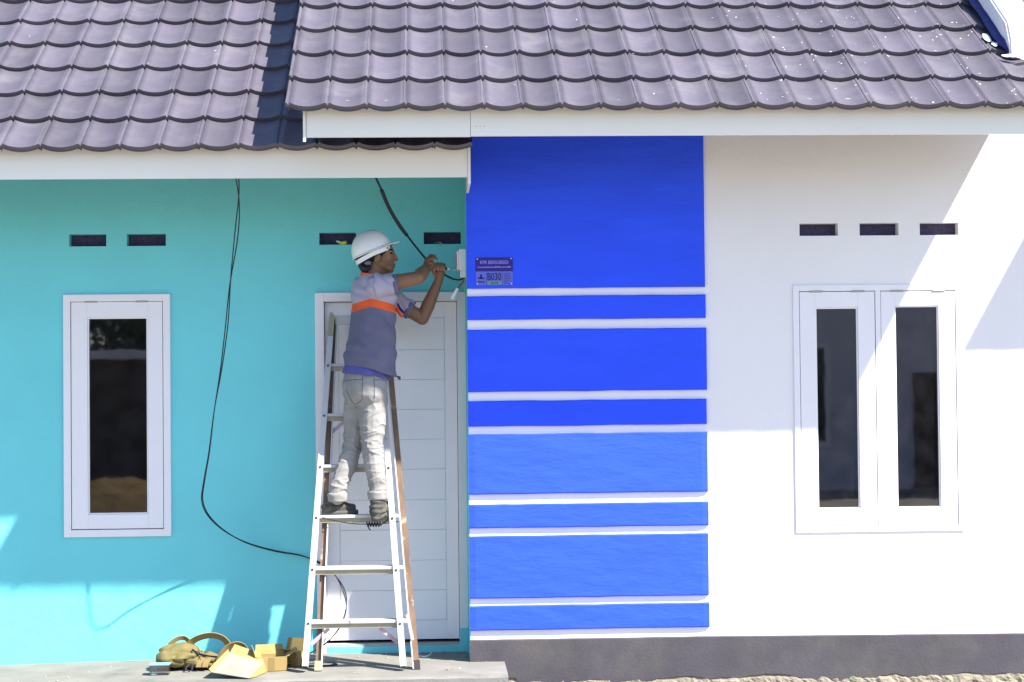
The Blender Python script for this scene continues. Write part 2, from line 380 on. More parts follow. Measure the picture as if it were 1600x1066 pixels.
# ---- roofs
SLOPE = .66
PIT = math.atan(SLOPE); STEP = .362
def tile_mesh(name, w, s=STEP, copies=None):
    A = .020; prof = []
    for k in range(9):
        t = k/8; prof.append((.030+(w-.030)*t, A*(2*t-1)**2))
    prof = [(0, A), (.008, A+.003), (.017, A-.013), (.026, A+.004)] + prof[1:] + [(w+.009, A-.005)]
    V = []; F = []
    def add(ox, oy):
        b = len(V); n = len(prof)
        for (u, h) in prof:
            V.append((ox+u, oy+0.0, h+.026)); V.append((ox+u, oy+s*.5, h+.0135)); V.append((ox+u, oy+s+.02, h))
            V.append((ox+u, oy+0.0, h+.0258)); V.append((ox+u, oy+.005, h+.001)); V.append((ox+u, oy+.005, h+.001)); V.append((ox+u, oy-.001, h-.003))
        for i in range(n-1):
            a, c = b+i*7, b+(i+1)*7
            F.extend([(a, c, c+1, a+1), (a+1, c+1, c+2, a+2), (a+4, c+4, c+3, a+3), (a+6, c+6, c+5, a+5)])
    for ox, oy in (copies or [(0, 0)]): add(ox, oy)
    me = bpy.data.meshes.new(name); me.from_pydata(V, [], F); me.update(); me.materials.append(MATS['tile'])
    me.polygons.foreach_set('use_smooth', [True]*len(me.polygons))
    # keep the front fold crisp
    me.update(); return me
def roof(x0, x1, ey, ez, w, n_single, rows, ridge_rows, label=None, phase=0.0):
    """ey/ez = lower front edge of the tiles. Returns the roof deck that carries the tiles."""
    L_ = STEP*ridge_rows; c, s = math.cos(PIT), math.sin(PIT)
    up = lambda x, v, n: (x, ey+v*c-n*s, ez+v*s+n*c)
    V = [up(x, v, n) for n in (-.046, -.075) for x, v in ((x0+.004, .13), (x1-.004, .13), (x1-.004, L_), (x0+.004, L_))]
    deck = mesh('roof', V, [(0,1,2,3), (7,6,5,4), (0,4,5,1), (1,5,6,2), (2,6,7,3), (3,7,4,0)], 'deck', house)
    me = tile_mesh('tile', w); n = int(math.ceil((x1-x0)/w - 1e-6))
    first = n_single[0]; last = n_single[1]
    rest = []
    for r in range(ridge_rows):
        for i in range(n):
            if r < rows and first <= i < last:
                o = link('tile', me, deck)
                j = random.uniform
                o.rotation_euler = (PIT + j(-.003, .003), j(-.006, .006), j(-.002, .002))
                o.location = Vector(up(x0+i*w, r*STEP, -.028 + j(-.0015, .0015))) + Vector((j(-.001, .001), 0, 0))
            else: rest.append((i*w, r*STEP))
    if rest:
        o = link('tile_field', tile_mesh('tile_field', w, copies=rest), deck); o['kind'] = 'stuff'
        o.rotation_euler = (PIT, 0, 0); o.location = up(x0, 0, -.028)
    return deck
EYL, EZL = -1.04, 2.962
EYR, EZR = -1.335, 3.138
left_roof = roof(.235-.2176*22, .235, EYL, EZL, .2176, (7, 22), 8, 20)
right_roof = roof(-.772, -.772+.2122*20.5, EYR, EZR, .2122, (0, 21), 7, 20)
next_roof = roof(4.15, 4.15+.2122*12, -1.10, 3.135, .2122, (0, 0), 0, 19)
# rear slope so that the roofs are closed bodies
def rear_slope(x0, x1, ey, ez, nrow):
    yr = ey+STEP*nrow*math.cos(PIT); zr = ez+STEP*nrow*math.sin(PIT)
    mesh('rear_slope', [(x0, yr, zr), (x1, yr, zr), (x1, yr+4, zr-4*SLOPE), (x0, yr+4, zr-4*SLOPE)], [(0, 1, 2, 3)], 'tile', house)
rear_slope(-4.55, .23, EYL, EZL, 20); rear_slope(-.77, 3.57, EYR, EZR, 20)
# fascia boards
def board(name, x0, x1, y, z0, z1): return box(name, x0, x1, y, y+.018, z0, z1, 'fascia', house, .0015)
board('fascia_board', -4.55, .2195, -.955, 2.793, 3.006)
box('fascia_end', .2205, .2365, -.962, -.30, 2.755, 2.965, 'fascia', house, .002)
board('fascia_board', -.664, .2305, -1.250, 2.981, 3.184)
board('fascia_board', .2325, 3.56, -1.250, 2.984, 3.184)
board('fascia_board', 4.17, 6.69, -1.015, 2.984, 3.15)
def barge(x, ey, ez, l):
    bm = bmesh.new(); c, s = math.cos(PIT), math.sin(PIT); V = []
    for xx in (x, x+.015):
        V.append([bm.verts.new((xx, ey, ez-.19)), bm.verts.new((xx, ey, ez-.01)), bm.verts.new((xx, ey+l*c, ez-.01+l*s)), bm.verts.new((xx, ey+l*c, ez-.19+l*s))])
    bm.faces.new(V[0]); bm.faces.new(V[1][::-1])
    for k in range(4): bm.faces.new((V[0][k], V[0][(k+1)%4], V[1][(k+1)%4], V[1][k]))
    bm_to('barge_board', bm, 'fascia', house)
barge(-.682, -1.258, 3.146, 5.6); barge(3.561, -1.258, 3.146, 5.6)
for x in (.262, .285, .308): box('nail', x-.0025, x+.0025, -1.2525, -1.2497, 3.033+x*.01, 3.038+x*.01, 'hinge', house)
# low white parapet running up the roof at its right end, with blue waterproofing at its foot
def parapet():
    f = lambda y: EZR + (y-EYR)*SLOPE
    bm = bmesh.new(); x0, x1 = 3.372, 3.56; y0, y1 = -.80, 3.0; h0, h1 = .20, .25
    prof = [(y0, f(y0)-.01), (y0, f(y0)+.10), (y0+.06, f(y0)+h0+.02), (y1, f(y1)+h1), (y1, f(y1)-.01)]
    A = [bm.verts.new((x0, *p)) for p in prof]; B = [bm.verts.new((x1, *p)) for p in prof]
    bm.faces.new(A); bm.faces.new(B[::-1])
    for k in range(5): bm.faces.new((A[k], A[(k+1)%5], B[(k+1)%5], B[k]))
    bmesh.ops.bevel(bm, geom=bm.edges[:], offset=.012, segments=2, affect='EDGES')
    bm_to('parapet', bm, 'white_plaster', house, False)
    def strip(name, material, ya, yb, w0, w1, seed, up):
        bm = bmesh.new(); n = 40; rows = []
        for i in range(n+1):
            y = ya+(yb-ya)*i/n; k = mnoise.noise((y*9, seed, 0))*.5+.5; k2 = mnoise.noise((y*15, seed, 4))*.5+.5
            w = (w0+(w1-w0)*k)*(1 if 0 < i < n else .15)
            if up: r = [(x0-.004, y, f(y)-.01), (x0-.006-.004*k2, y, f(y)+.03+w*.4), (x0-.003, y, f(y)+.03+w)]
            else: r = [(x0-.002, y, f(y)+.045), (x0-w*.5, y, f(y)+.038+.008*k2), (x0-w, y, f(y)+.030)]
            rows.append([bm.verts.new(c) for c in r])
        for a, b in zip(rows, rows[1:]):
            for k in range(2): bm.faces.new((a[k], b[k], b[k+1], a[k+1]))
        bm_to(name, bm, material, house, True)
    strip('waterproofing', 'sealant', -.80, 2.5, .01, .055, 2, True)
    strip('waterproofing', 'sealant', -.78, 2.5, .02, .06, 5, False)
    def splash(cx, cy, rx, ry, seed):
        bm = bmesh.new(); c = bm.verts.new((cx, cy, f(cy)+.036)); ring = []
        for k in range(22):
            a = 2*math.pi*k/22; q = .65+.7*(mnoise.noise((math.cos(a)*1.6, math.sin(a)*1.6, seed))*.5+.3)
            x, y = cx+rx*q*math.cos(a), cy+ry*q*math.sin(a); ring.append(bm.verts.new((x, y, f(y)+.029)))
        for k in range(22): bm.faces.new((c, ring[k], ring[(k+1)%22]))
        bm_to('cement_splash', bm, 'cement_splash', house, True)
    splash(3.295, -.62, .025, .06, 1); splash(3.315, -.70, .02, .03, 2); splash(3.36, -.84, .06, .022, 4); splash(3.44, -.865, .05, .02, 6); splash(3.50, -.93, .04, .05, 9)
parapet()

# ------------------------------------------------------------------ opposite side of the lane (seen in the panes)
mat('far_wall', (0.10, 0.085, 0.07), 0.9, 0.15, 2.0, 0.3, 30, .01)
mat('far_pale', (0.68, 0.62, 0.70), 0.9, 0.08, 2.0, 0.3, 30, .01)
mat('far_roof', (0.06, 0.045, 0.04), 0.8, 0.15, 3.0, 0)
mat('far_glass', (0.02, 0.02, 0.03), 0.1, 0, 3.0, 0)
mat('leaf', (0.035, 0.065, 0.025), 0.7, 0.3, 1.5, 0, objrand=.2)
mat('bark', (0.09, 0.07, 0.05), 0.9, 0.2, 6.0, 0.5, 20, .01)
mat('dirt', (0.17, 0.115, 0.045), 0.95, 0.25, 3.0, 0.8, 12, .03)
def far_house(x0, x1, y, h, wallm, wins, label):
    cx = (x0+x1)/2; e = tag(empty('far_house', (cx, y, GZ)), label, 'house'); w = (x1-x0)/2
    box('wall', -w, w, -6, 0, -.1, h, wallm, e)
    box('roof_slab', -w-.3, w+.3, -6.3, .55, h+.001, h+.16, 'far_pale', e, .01)
    for a, b, c, d in wins:
        wd = ring_frame('window', a-cx, b-cx, c, d, .09, .09, .002, .06, 'frame_white', e); box('pane', a-cx+.09, b-cx-.09, .004, .02, c+.09, d-.09, 'far_glass', wd)
    box('door', -.45, .45, .002, .05, 0, 2.05, 'bark', e)
far_house(-11.5, -2.2, -22.5, 2.42, 'far_wall', [(-9.5, -8.6, 1.0, 2.0)], 'brown house across the lane, mirrored dark in the turquoise wall window')
far_house(3.6, 14.5, -22.5, 4.6, 'far_pale', [(6.05, 7.10, .75, 2.6), (11, 12, .9, 2.6)], 'pale house across the lane, mirrored in the white wall windows')
def far_tree(x, y, h, r, seed, label):
    rnd = random.Random(seed); e = tag(empty('far_tree', (x, y, GZ)), label, 'tree', 'trees across the lane'); bm = bmesh.new()
    bm_tube(bm, [(0, 0, -.1), (.1, .05, h*.3), (-.05, 0, h*.6), (.1, .1, h*.9)], [.22, .17, .12, .04], 7)
    for k in range(7):
        a = rnd.uniform(0, 6.28); z = h*rnd.uniform(.35, .7)
        bm_tube(bm, [(0, 0, z), (math.cos(a)*r*.4, math.sin(a)*r*.4, z+.5), (math.cos(a)*r*.8, math.sin(a)*r*.8, z+1.1)], [.08, .05, .02], 5)
    bm_to('trunk', bm, 'bark', e, True)
    V = []; F = []
    cl = [(rnd.uniform(-r, r)*.8, rnd.uniform(-r, r)*.8, h*rnd.uniform(.22, 1.0), rnd.uniform(.5, 1.0)) for _ in range(44)]
    for cx, cy, cz, cr in cl:
        for _ in range(150):
            d = Vector((rnd.gauss(0, 1), rnd.gauss(0, 1), rnd.gauss(0, .8))).normalized()*cr*rnd.uniform(.3, 1.0)
            p = Vector((cx, cy, cz))+d; u = Vector((rnd.gauss(0,1), rnd.gauss(0,1), rnd.gauss(0,1))).normalized(); v = u.orthogonal().normalized(); q = rnd.uniform(.08, .18)
            b = len(V); V += [p-u*q, p+v*q*.45, p+u*q, p-v*q*.45]; F.append((b, b+1, b+2, b+3))
    mesh('crown', V, F, 'leaf', e)
for i, (x, y, h, r) in enumerate([(-7.6, -29.5, 7.0, 2.6), (-5.2, -32, 9.5, 3.0), (-2.4, -31, 7.5, 2.2), (6.5, -33, 8, 2.6)]):
    far_tree(x, y, h, r, 40+i, ['tall leafy tree behind the brown house across the lane', 'tallest tree behind the brown house across the lane', 'shorter leafy tree between the two far houses', 'leafy tree behind the pale house across the lane'][i])
def mound():
    V = []; F = []; n = 40
    for j in range(n+1):
        for i in range(n+1):
            u, v = i/n*2-1, j/n*2-1; d = max(0, 1-(u*u+v*v)); x, y = -5.2+u*2.6, -19.3+v*1.7
            V.append((x, y, GZ-.1 + .50*d**.8 + .16*d*mnoise.noise((x*2, y*2, 0)) + .05*mnoise.noise((x*7, y*7, 0))*min(1, d*4)))
    for j in range(n):
        for i in range(n): a = j*(n+1)+i; F.append((a, a+1, a+n+2, a+n+1))
    tag(mesh('dirt_mound', V, F, 'dirt', smooth=True), 'yellow dirt heap across the lane, mirrored low in the turquoise wall window', 'dirt heap')
mound()

# ------------------------------------------------------------------ ladder
mat('ladder_white', (0.46, 0.46, 0.48), 0.5, 0.06, 12, 0.25, 90, .002, col2=(0.20, 0.15, 0.11), c2scale=16, c2lo=.64, c2hi=.68, stretch=(1, 1, .4))
mat('ladder_under', (0.33, 0.30, 0.21), 0.7, 0.12, 14, 0.2, 90, .002)
mat('ladder_rust', (0.165, 0.105, 0.070), 0.8, 0.25, 14, 0.4, 90, .003, col2=(0.34, 0.28, 0.21), c2scale=18, c2lo=.58, c2hi=.66, stretch=(1, 1, .5))
mat('ladder_pink', (0.52, 0.36, 0.42), 0.6, 0.1, 14, 0.2, 90, .002)
mat('bolt', (0.08, 0.065, 0.06), 0.5, 0.1, 40, 0, metal=.6)
ladder = tag(empty('step_ladder', (-.41, -.70, 0)), 'worn white and rusty brown folding step ladder leaning on the white door', 'ladder')
LO = Vector(ladder.location)
def lad(bm_or_obj): bm_or_obj.location = -LO; return bm_or_obj
def yb(z): return -.70 + .60*z/2.08
def yw(z): return yb(z) - .075 + .035*z/2.08
def on(px, py, fy):
    Y = -.5
    for _ in range(25): Y = fy(W(px, py, Y).z)
    return W(px, py, Y)
wl0, wl1 = on(476.5, 1041, yw), on(518.5, 495, yw); wr0, wr1 = on(630, 1041, yw), on(590, 497, yw)
bl0, bl1 = on(497, 1047, yb), on(521.5, 500, yb); br0, br1 = on(651.5, 1046, yb), on(603, 500, yb)
def rail(a, b, w, d, material, name='rail', extra=None):
    bm = bmesh.new(); dirv = (b-a).normalized(); n = Vector((0, -1, 0)); n = (n-dirv*n.dot(dirv)).normalized(); s = dirv.cross(n).normalized()
    bm_beam(bm, a, b, w, d*.22, up=n)                                   # face
    for q in (-1, 1):                                                   # two flanges of the channel
        o = s*q*(w/2-.002) - n*(d*.5+d*.11)
        bm_beam(bm, a+o, b+o, .004, d, up=n)
    return lad(bm_to(name, bm, material, ladder))
rail(wl0, wl1, .034, .05, 'ladder_white'); rail(wr0, wr1, .034, .05, 'ladder_white')
rail(bl0, bl1, .030, .042, 'ladder_rust'); rail(br0, br1, .031, .042, 'ladder_rust')
for a, b, q in ((bl0, bl1, .0195), (br0, br1, -.0195)):
    bm = bmesh.new(); o = Vector((q, -.002, 0)); bm_beam(bm, a+o, b+o, .007, .045, up=(0, -1, 0)); lad(bm_to('rail_edge', bm, 'ladder_white', ladder))
    bm = bmesh.new(); bm_beam(bm, a+Vector((0, 0, -.006)), a+(b-a).normalized()*.05, .040, .050, up=(0, -1, 0)); lad(bm_to('foot', bm, 'ladder_under' if q > 0 else 'bolt', ladder))
STEPS = []
for k, py in enumerate((571, 649, 729, 808, 889, 973)):
    p = on(560, py, yw); t = (p.z-wl0.z)/(wl1.z-wl0.z); L0 = wl0.lerp(wl1, t); R0 = wr0.lerp(wr1, t)
    tb = (p.z-br0.z)/(br1.z-br0.z); xr = br0.lerp(br1, tb).x - .024 if k >= 3 else R0.x+.01
    y0 = p.y+.006; z = p.z; STEPS.append((L0.x, R0.x, y0, z))
    lad(box('step', L0.x+.012, xr, y0, y0+.085, z-.006, z+.012, 'ladder_white', ladder, .002))
    lad(box('step_rail', L0.x+.014, R0.x-.012, y0+.012, y0+.075, z-.034, z-.0065, 'ladder_under', ladder, .002))
    for q in (L0, R0):
        bm = bmesh.new(); bm_tube(bm, [(q.x, q.y-.011, q.z), (q.x, q.y-.004, q.z)], .007, 8); lad(bm_to('bolt', bm, 'bolt', ladder))
for k, sg in ((1, 1), (1, -1), (5, 1), (5, -1)):
    x0, x1, y0, z = STEPS[k]; xa = x0+.012 if sg > 0 else x1-.012
    bm = bmesh.new(); bm_beam(bm, (xa, y0+.03, z-.125), (xa+sg*.105, y0+.03, z-.036), .022, .004, up=(0, -1, 0)); lad(bm_to('brace', bm, 'ladder_pink', ladder))
a, b = on(637, 962, lambda z: yb(z)-.03), on(645, 1000, lambda z: yb(z)-.03)
bm = bmesh.new(); bm_beam(bm, a, b, .018, .004, up=(0, -1, 0)); bm_tube(bm, [a+Vector((0, -.006, 0)), a+Vector((0, .004, 0))], .011, 12); lad(bm_to('spreader', bm, 'ladder_pink', ladder))
p = on(548, 498, yw); lad(box('top_cap', wl1.x+.02, wr1.x-.02, p.y+.004, p.y+.07, p.z-.035, p.z+.020, 'ladder_white', ladder, .003))
for q in (wl1, wr1):
    bm = bmesh.new(); d = (wl0-wl1).normalized()
    bm_beam(bm, q+Vector((.002, -.010, .012)), q+d*.12+Vector((.002, -.010, 0)), .032, .006, up=(0, -1, 0)); bm_tube(bm, [q+Vector((-.003, -.02, .018)), q+Vector((-.003, .03, .018))], .010, 10)
    lad(bm_to('hinge_plate', bm, 'ladder_under', ladder))

# ------------------------------------------------------------------ cables and wiring
mat('cable', (0.010, 0.012, 0.020), 0.45, 0.1, 30, 0)
hang = tag(empty('hanging_cable', (-.5, -.4, 0)), 'twin thin black cable hanging from the eave past the window to the porch floor', 'cable')
ctl = [(369, 262, -.93), (373, 310, -.90), (369, 370, -.84), (360, 440, -.77), (354, 510, -.69), (345, 580, -.61), (335, 640, -.56), (327, 705, -.52), (319, 752, -.44), (316, 782, -.34), (326, 806, -.25), (350, 829, -.16), (385, 848, -.09),
       (430, 861, -.04), (470, 868, -.03), (500, 880, -.03), (522, 897, -.03), (537, 922, -.05), (541, 948, -.09), (534, 974, -.16), (519, 996, -.24), (500, 1012, -.32), (482, 1022, -.40)]
base = catmull([W(*c) for c in ctl], 10)
for k in (0, 1):
    pts = []
    for i, p in enumerate(base):
        ph = i*.11 + 1.7*math.sin(i*.037); amp = .006*(1+.6*math.sin(i*.05+1))
        pts.append(p + Vector((math.cos(ph), math.sin(ph)*.5, 0))*amp*(1 if k else -1))
    end = pts[-1]; z0 = floor_z(end.x)+.005
    tail = [(-.76, -.50, z0), (-.70+.02*k, -.56, z0+.004), (-.60-.03*k, -.53-.02*k, z0), (-.56, -.47+.03*k, z0), (-.64, -.43+.02*k, z0+.005), (-.75, -.47, z0+.003), (-.92, -.52-.02*k, z0+.01), (-1.02-.04*k, -.56, z0+.02)]
    bm = bmesh.new(); bm_tube(bm, pts[:-1]+catmull([pts[-1]]+tail, 8), .0036, 6)
    o = bm_to('strand', bm, 'cable', hang, True); o.location = -Vector(hang.location)
thick = tag(empty('supply_cable', W(586, 275, -.85)), 'thick black supply cable with sleeve running from the eave to the white meter box', 'cable')
ctl = [(578, 255, -.75), (586, 275, -.66), (596, 297, -.56), (608, 325, -.46), (624, 352, -.38), (636, 368, -.33), (650, 386, -.28), (664, 403, -.25), (678, 418, -.24), (694, 429, -.25), (708, 436, -.26), (720, 437, -.27), (727, 431, -.28)]
P_ = [W(*c) for c in ctl]
o = tube('core', P_, .0065, 'cable', thick); o.location = -Vector(thick.location)
o = tube('sleeve', P_[2:6], .0115, 'black_rubber', thick); o.location = -Vector(thick.location)
# meter box on the return wall
mat('box_white', (0.66, 0.66, 0.66), 0.5, 0.03, 10, 0.05)
mat('seal_red', (0.35, 0.03, 0.035), 0.5, 0.05, 10, 0)
mat('wire_green', (0.25, 0.45, 0.25), 0.5, 0.05, 10, 0)
c = W(723, 408, -.30); mb = tag(empty('meter_box', (.219, c.y, c.z)), 'small white electrical box fixed on the turquoise return edge beside blue wall', 'electrical box')
box('case', -.044, -.001, -.055, .055, -.058, .068, 'box_white', mb, .004)
box('label_strip', -.056, -.0445, -.040, .050, -.052, .055, 'far_pale', mb, .002)
for i in range(5): box('terminal', -.060, -.0565, -.03+.016*i, -.022+.016*i, -.04, .04, 'seal_red', mb)
box('terminal_cover', -.036, -.001, -.050, .045, -.100, -.0585, 'box_white', mb, .003)
t = tag(empty('red_wire', W(726, 430, -.30)), 'red wire with a clear plastic connector hanging below the white electrical box', 'wire'); T0 = Vector(t.location)
o = tube('core', [W(726, 429, -.31), W(725, 438, -.33), W(720, 445, -.34), W(714, 454, -.35)], .0045, 'seal_red', t); o.location = -T0
glass_material('clear_plastic', (.80, .80, .82), .15)
bm = bmesh.new(); bm_beam(bm, W(715, 451, -.35), W(706, 467, -.36), .017, .014, up=(0, -1, 0)); o = bm_to('connector', bm, 'box_white', t); o.location = -T0
t = tag(tube('green_wire', [W(727, 432, -.33), W(726.5, 443, -.35), W(725.5, 452, -.36), W(727, 460, -.36)], .0035, 'wire_green'), 'short pale green wire end dangling under the electrical box', 'wire')
# bits poking out of two vent openings
mat('yellow_plastic', (0.50, 0.48, 0.05), 0.5, 0.1, 20, 0)
t = tag(empty('vent_clip', W(537, 380, .0)), 'small yellow clip with grey tip in the vent behind the white helmet', 'clip'); T0 = Vector(t.location)
o = tube('body', [W(532, 380, .01), W(541, 379, -.012)], .011, 'yellow_plastic', t, sub=0); o.location = -T0
o = tube('tip', [W(526, 377, .02), W(532, 379, .01)], [.007, .008], 'box_white', t, sub=0); o.location = -T0
tag(tube('vent_wire', [W(678, 380, .06), W(686, 379, .0), W(690, 381, -.012), W(688, 384, -.015)], .005, 'hinge'), 'short bent wire end sticking out of the vent above the hands', 'wire')

# ------------------------------------------------------------------ house number plate
mat('plate_navy', (0.018, 0.008, 0.20), 0.5, 0.05, 10, 0); mat('plate_pale', (0.11, 0.13, 0.60), 0.5, 0.05, 10, 0)
mat('print_dark', (0.010, 0.010, 0.06), 0.6, 0, 10, 0); mat('print_light', (0.24, 0.24, 0.80), 0.6, 0, 10, 0); mat('print_green', (0.13, 0.30, 0.18), 0.6, 0, 10, 0)
mat('screw', (0.75, 0.75, 0.78), 0.4, 0, 10, 0)
PY = WALL_R-.0215
p0, p1 = W(743.5, 446, PY), W(801, 402.5, PY); PX0, PX1, PZ0, PZ1 = p0.x, p1.x, p0.z, p1.z; pw, ph = PX1-PX0, PZ1-PZ0
plate = tag(empty('number_plate', (PX0, PY, PZ0)), 'small house number plate reading B030 on the dark blue wall', 'sign')
box('header', 0, pw, -.003, 0, ph*.5, ph, 'plate_navy', plate); box('field', 0, pw, -.0028, 0, 0, ph*.499, 'plate_pale', plate)
def text(body, cx, cz, h, wmax, material, parent, y=-.0036):
    cu = bpy.data.curves.new('lettering', 'FONT'); cu.body = body; cu.size = 1; cu.align_x = 'CENTER'; cu.offset = .012
    ob = bpy.data.objects.new('lettering', cu); COL.objects.link(ob); bpy.context.view_layer.update()
    me = bpy.data.meshes.new_from_object(ob.evaluated_get(bpy.context.evaluated_depsgraph_get())); bpy.data.objects.remove(ob); bpy.data.curves.remove(cu)
    xs = [v.co.x for v in me.vertices]; ys = [v.co.y for v in me.vertices]; w = max(xs)-min(xs); hh = max(ys)-min(ys); mx = (max(xs)+min(xs))/2; my = (max(ys)+min(ys))/2
    for v in me.vertices: v.co = Vector(((v.co.x-mx)*wmax/w, 0, (v.co.y-my)*h/hh))
    me.materials.clear(); o = link('lettering', me, parent, material); o.location = (cx, y, cz); return o
text('KPR BERSUBSIDI', pw*.5, ph*.83, ph*.13, pw*.76, 'print_light', plate)
text('B030', pw*.5, ph*.31, ph*.27, pw*.37, 'print_dark', plate)
box('green_strip', pw*.31, pw*.69, -.0034, -.0028, ph*.03, ph*.135, 'print_green', plate)
text('2018', pw*.5, ph*.083, ph*.08, pw*.20, 'print_dark', plate, -.0038)
bm = bmesh.new(); rr = random.Random(3); x = .05
while x < .94:
    l = rr.uniform(.012, .03); bm_box(bm, pw*x, pw*min(.95, x+l), -.0036, -.003, ph*.63, ph*(.66+rr.uniform(0, .03))); x += l+.012
bm_to('small_print', bm, 'print_light', plate)['kind'] = 'stuff'
bm = bmesh.new()
for k in range(7): bm_box(bm, pw*.76, pw*rr.uniform(.86, .95), -.0036, -.0028, ph*(.05+.06*k), ph*(.065+.06*k))
bm_box(bm, pw*.29, pw*.296, -.0034, -.0028, 0, ph*.499); bm_box(bm, pw*.715, pw*.721, -.0034, -.0028, 0, ph*.499)
bm_box(bm, pw*.03, pw*.26, -.0036, -.0028, ph*.255, ph*.27); bm_box(bm, pw*.05, pw*.24, -.0036, -.0028, ph*.10, ph*.14)
bm_to('print_lines', bm, 'print_dark', plate)['kind'] = 'stuff'
bm = bmesh.new(); v = [bm.verts.new((pw*a, -.0036, ph*b)) for a, b in ((.06, .25), (.10, .225), (.19, .225), (.23, .25), (.17, .29), (.165, .36), (.14, .42), (.12, .36), (.115, .29))]; bm.faces.new(v); bm_to('emblem', bm, 'print_dark', plate)
for a, b in ((.045, .95), (.955, .96), (.04, .05), (.96, .05)):
    bm = bmesh.new(); bm_tube(bm, [(pw*a, -.0065, ph*b), (pw*a, -.0025, ph*b)], .0036, 8); bm_to('screw', bm, 'screw', plate)

# ------------------------------------------------------------------ soft shapes: union of solids, remeshed into one skin
def bm_ball(bm, c, r, rot=None, n=14):
    c = Vector(c); r = (r, r, r) if not isinstance(r, (tuple, list)) else r; M = rot or Matrix.Identity(3); rings = []
    top = bm.verts.new(c + M @ Vector((0, 0, r[2]))); bot = bm.verts.new(c + M @ Vector((0, 0, -r[2]))); h = n//2
    for j in range(1, h):
        a = math.pi*j/h
        rings.append([bm.verts.new(c + M @ Vector((r[0]*math.sin(a)*math.cos(2*math.pi*k/n), r[1]*math.sin(a)*math.sin(2*math.pi*k/n), r[2]*math.cos(a)))) for k in range(n)])
    for k in range(n):
        bm.faces.new((top, rings[0][k], rings[0][(k+1)%n])); bm.faces.new((bot, rings[-1][(k+1)%n], rings[-1][k]))
        for a, b in zip(rings, rings[1:]): bm.faces.new((a[k], b[k], b[(k+1)%n], a[(k+1)%n]))
def bm_limb(bm, pts, radii, n=14):
    """tapered limb with a ball at every joint"""
    for p, r in zip(pts, radii): bm_ball(bm, p, r, n=n)
    for (a, b), (ra, rb) in zip(zip(pts, pts[1:]), zip(radii, radii[1:])): bm_tube(bm, [a, b], [ra, rb], n)
def bm_loft(bm, rings, n=24):
    """rings: (centre, half width along s, half depth along f, tilt vector added per unit offset)"""
    R_ = []
    for c, hw, hd, s, f in rings:
        c = Vector(c); R_.append([bm.verts.new(c + s*hw*math.cos(2*math.pi*k/n) + f*hd*math.sin(2*math.pi*k/n)) for k in range(n)])
    for a, b in zip(R_, R_[1:]):
        for k in range(n): bm.faces.new((a[k], a[(k+1)%n], b[(k+1)%n], b[k]))
    bm.faces.new(R_[0][::-1]); bm.faces.new(R_[-1])
def skin(name, bm, voxel, smooth, material, parent=None, disp=None, it2=1):
    """voxel union of everything in bm, relaxed, optionally wrinkled by disp(co, normal) -> offset along the normal"""
    bmesh.ops.recalc_face_normals(bm, faces=bm.faces[:])
    me = bpy.data.meshes.new(name); bm.to_mesh(me); bm.free()
    ob = bpy.data.objects.new(name, me); COL.objects.link(ob)
    md = ob.modifiers.new('r', 'REMESH'); md.mode = 'VOXEL'; md.voxel_size = voxel
    if smooth: ms = ob.modifiers.new('s', 'SMOOTH'); ms.factor = .5; ms.iterations = smooth
    bpy.context.view_layer.update(); dg = bpy.context.evaluated_depsgraph_get()
    new = bpy.data.meshes.new_from_object(ob.evaluated_get(dg)); bpy.data.objects.remove(ob); bpy.data.meshes.remove(me); new.name = name
    if disp:
        co = [v.co.copy() for v in new.vertices]; no = [v.normal.copy() for v in new.vertices]
        for v, c, n in zip(new.vertices, co, no): v.co = c + n*disp(c, n)
        new.update()
    return link(name, new, parent, material, True)
def NZ(p, sx, sy, sz, seed=0): return mnoise.noise((p.x*sx+seed, p.y*sy, p.z*sz))

# ------------------------------------------------------------------ person
mat('skin', (0.20, 0.098, 0.052), 0.5, 0.10, 14, 0.1, 180, .001, spec=.4)
mat('hair', (0.010, 0.009, 0.010), 0.55, 0.2, 40, 0.5, 150, .003)
mat('jeans', (0.275, 0.262, 0.255), 0.9, 0.10, 9, 0.3, 240, .002, col2=(0.215, 0.202, 0.19), c2scale=7, c2lo=.5, c2hi=.7)
mat('stitch', (0.09, 0.085, 0.11), 0.9, 0.1, 20, 0)
mat('shirt_pale', (0.36, 0.33, 0.42), 0.85, 0.06, 10, 0.25, 220, .002)
mat('shirt_purple', (0.125, 0.118, 0.19), 0.85, 0.08, 10, 0.25, 220, .002)
mat('undershirt', (0.085, 0.088, 0.30), 0.85, 0.08, 10, 0.2, 220, .002)
mat('orange', (0.72, 0.10, 0.022), 0.7, 0.05, 10, 0.1, 200, .002)
mat('shirt_blue', (0.03, 0.035, 0.25), 0.7, 0.05, 10, 0.1, 200, .002)
mat('shoe', (0.058, 0.056, 0.047), 0.75, 0.25, 25, 0.5, 120, .003, col2=(0.105, 0.10, 0.08), c2scale=14, c2lo=.5, c2hi=.62)
mat('shoe_sole', (0.075, 0.07, 0.066), 0.8, 0.2, 25, 0.3, 120, .003)
mat('helmet_white', (0.74, 0.74, 0.72), 0.35, 0.03, 8, 0, spec=.5)
mat('strap_grey', (0.16, 0.16, 0.20), 0.6, 0.1, 20, 0)
mat('nail', (0.38, 0.22, 0.17), 0.4, 0.02, 20, 0)
mat('eye_dark', (0.01, 0.008, 0.008), 0.3, 0, 20, 0)

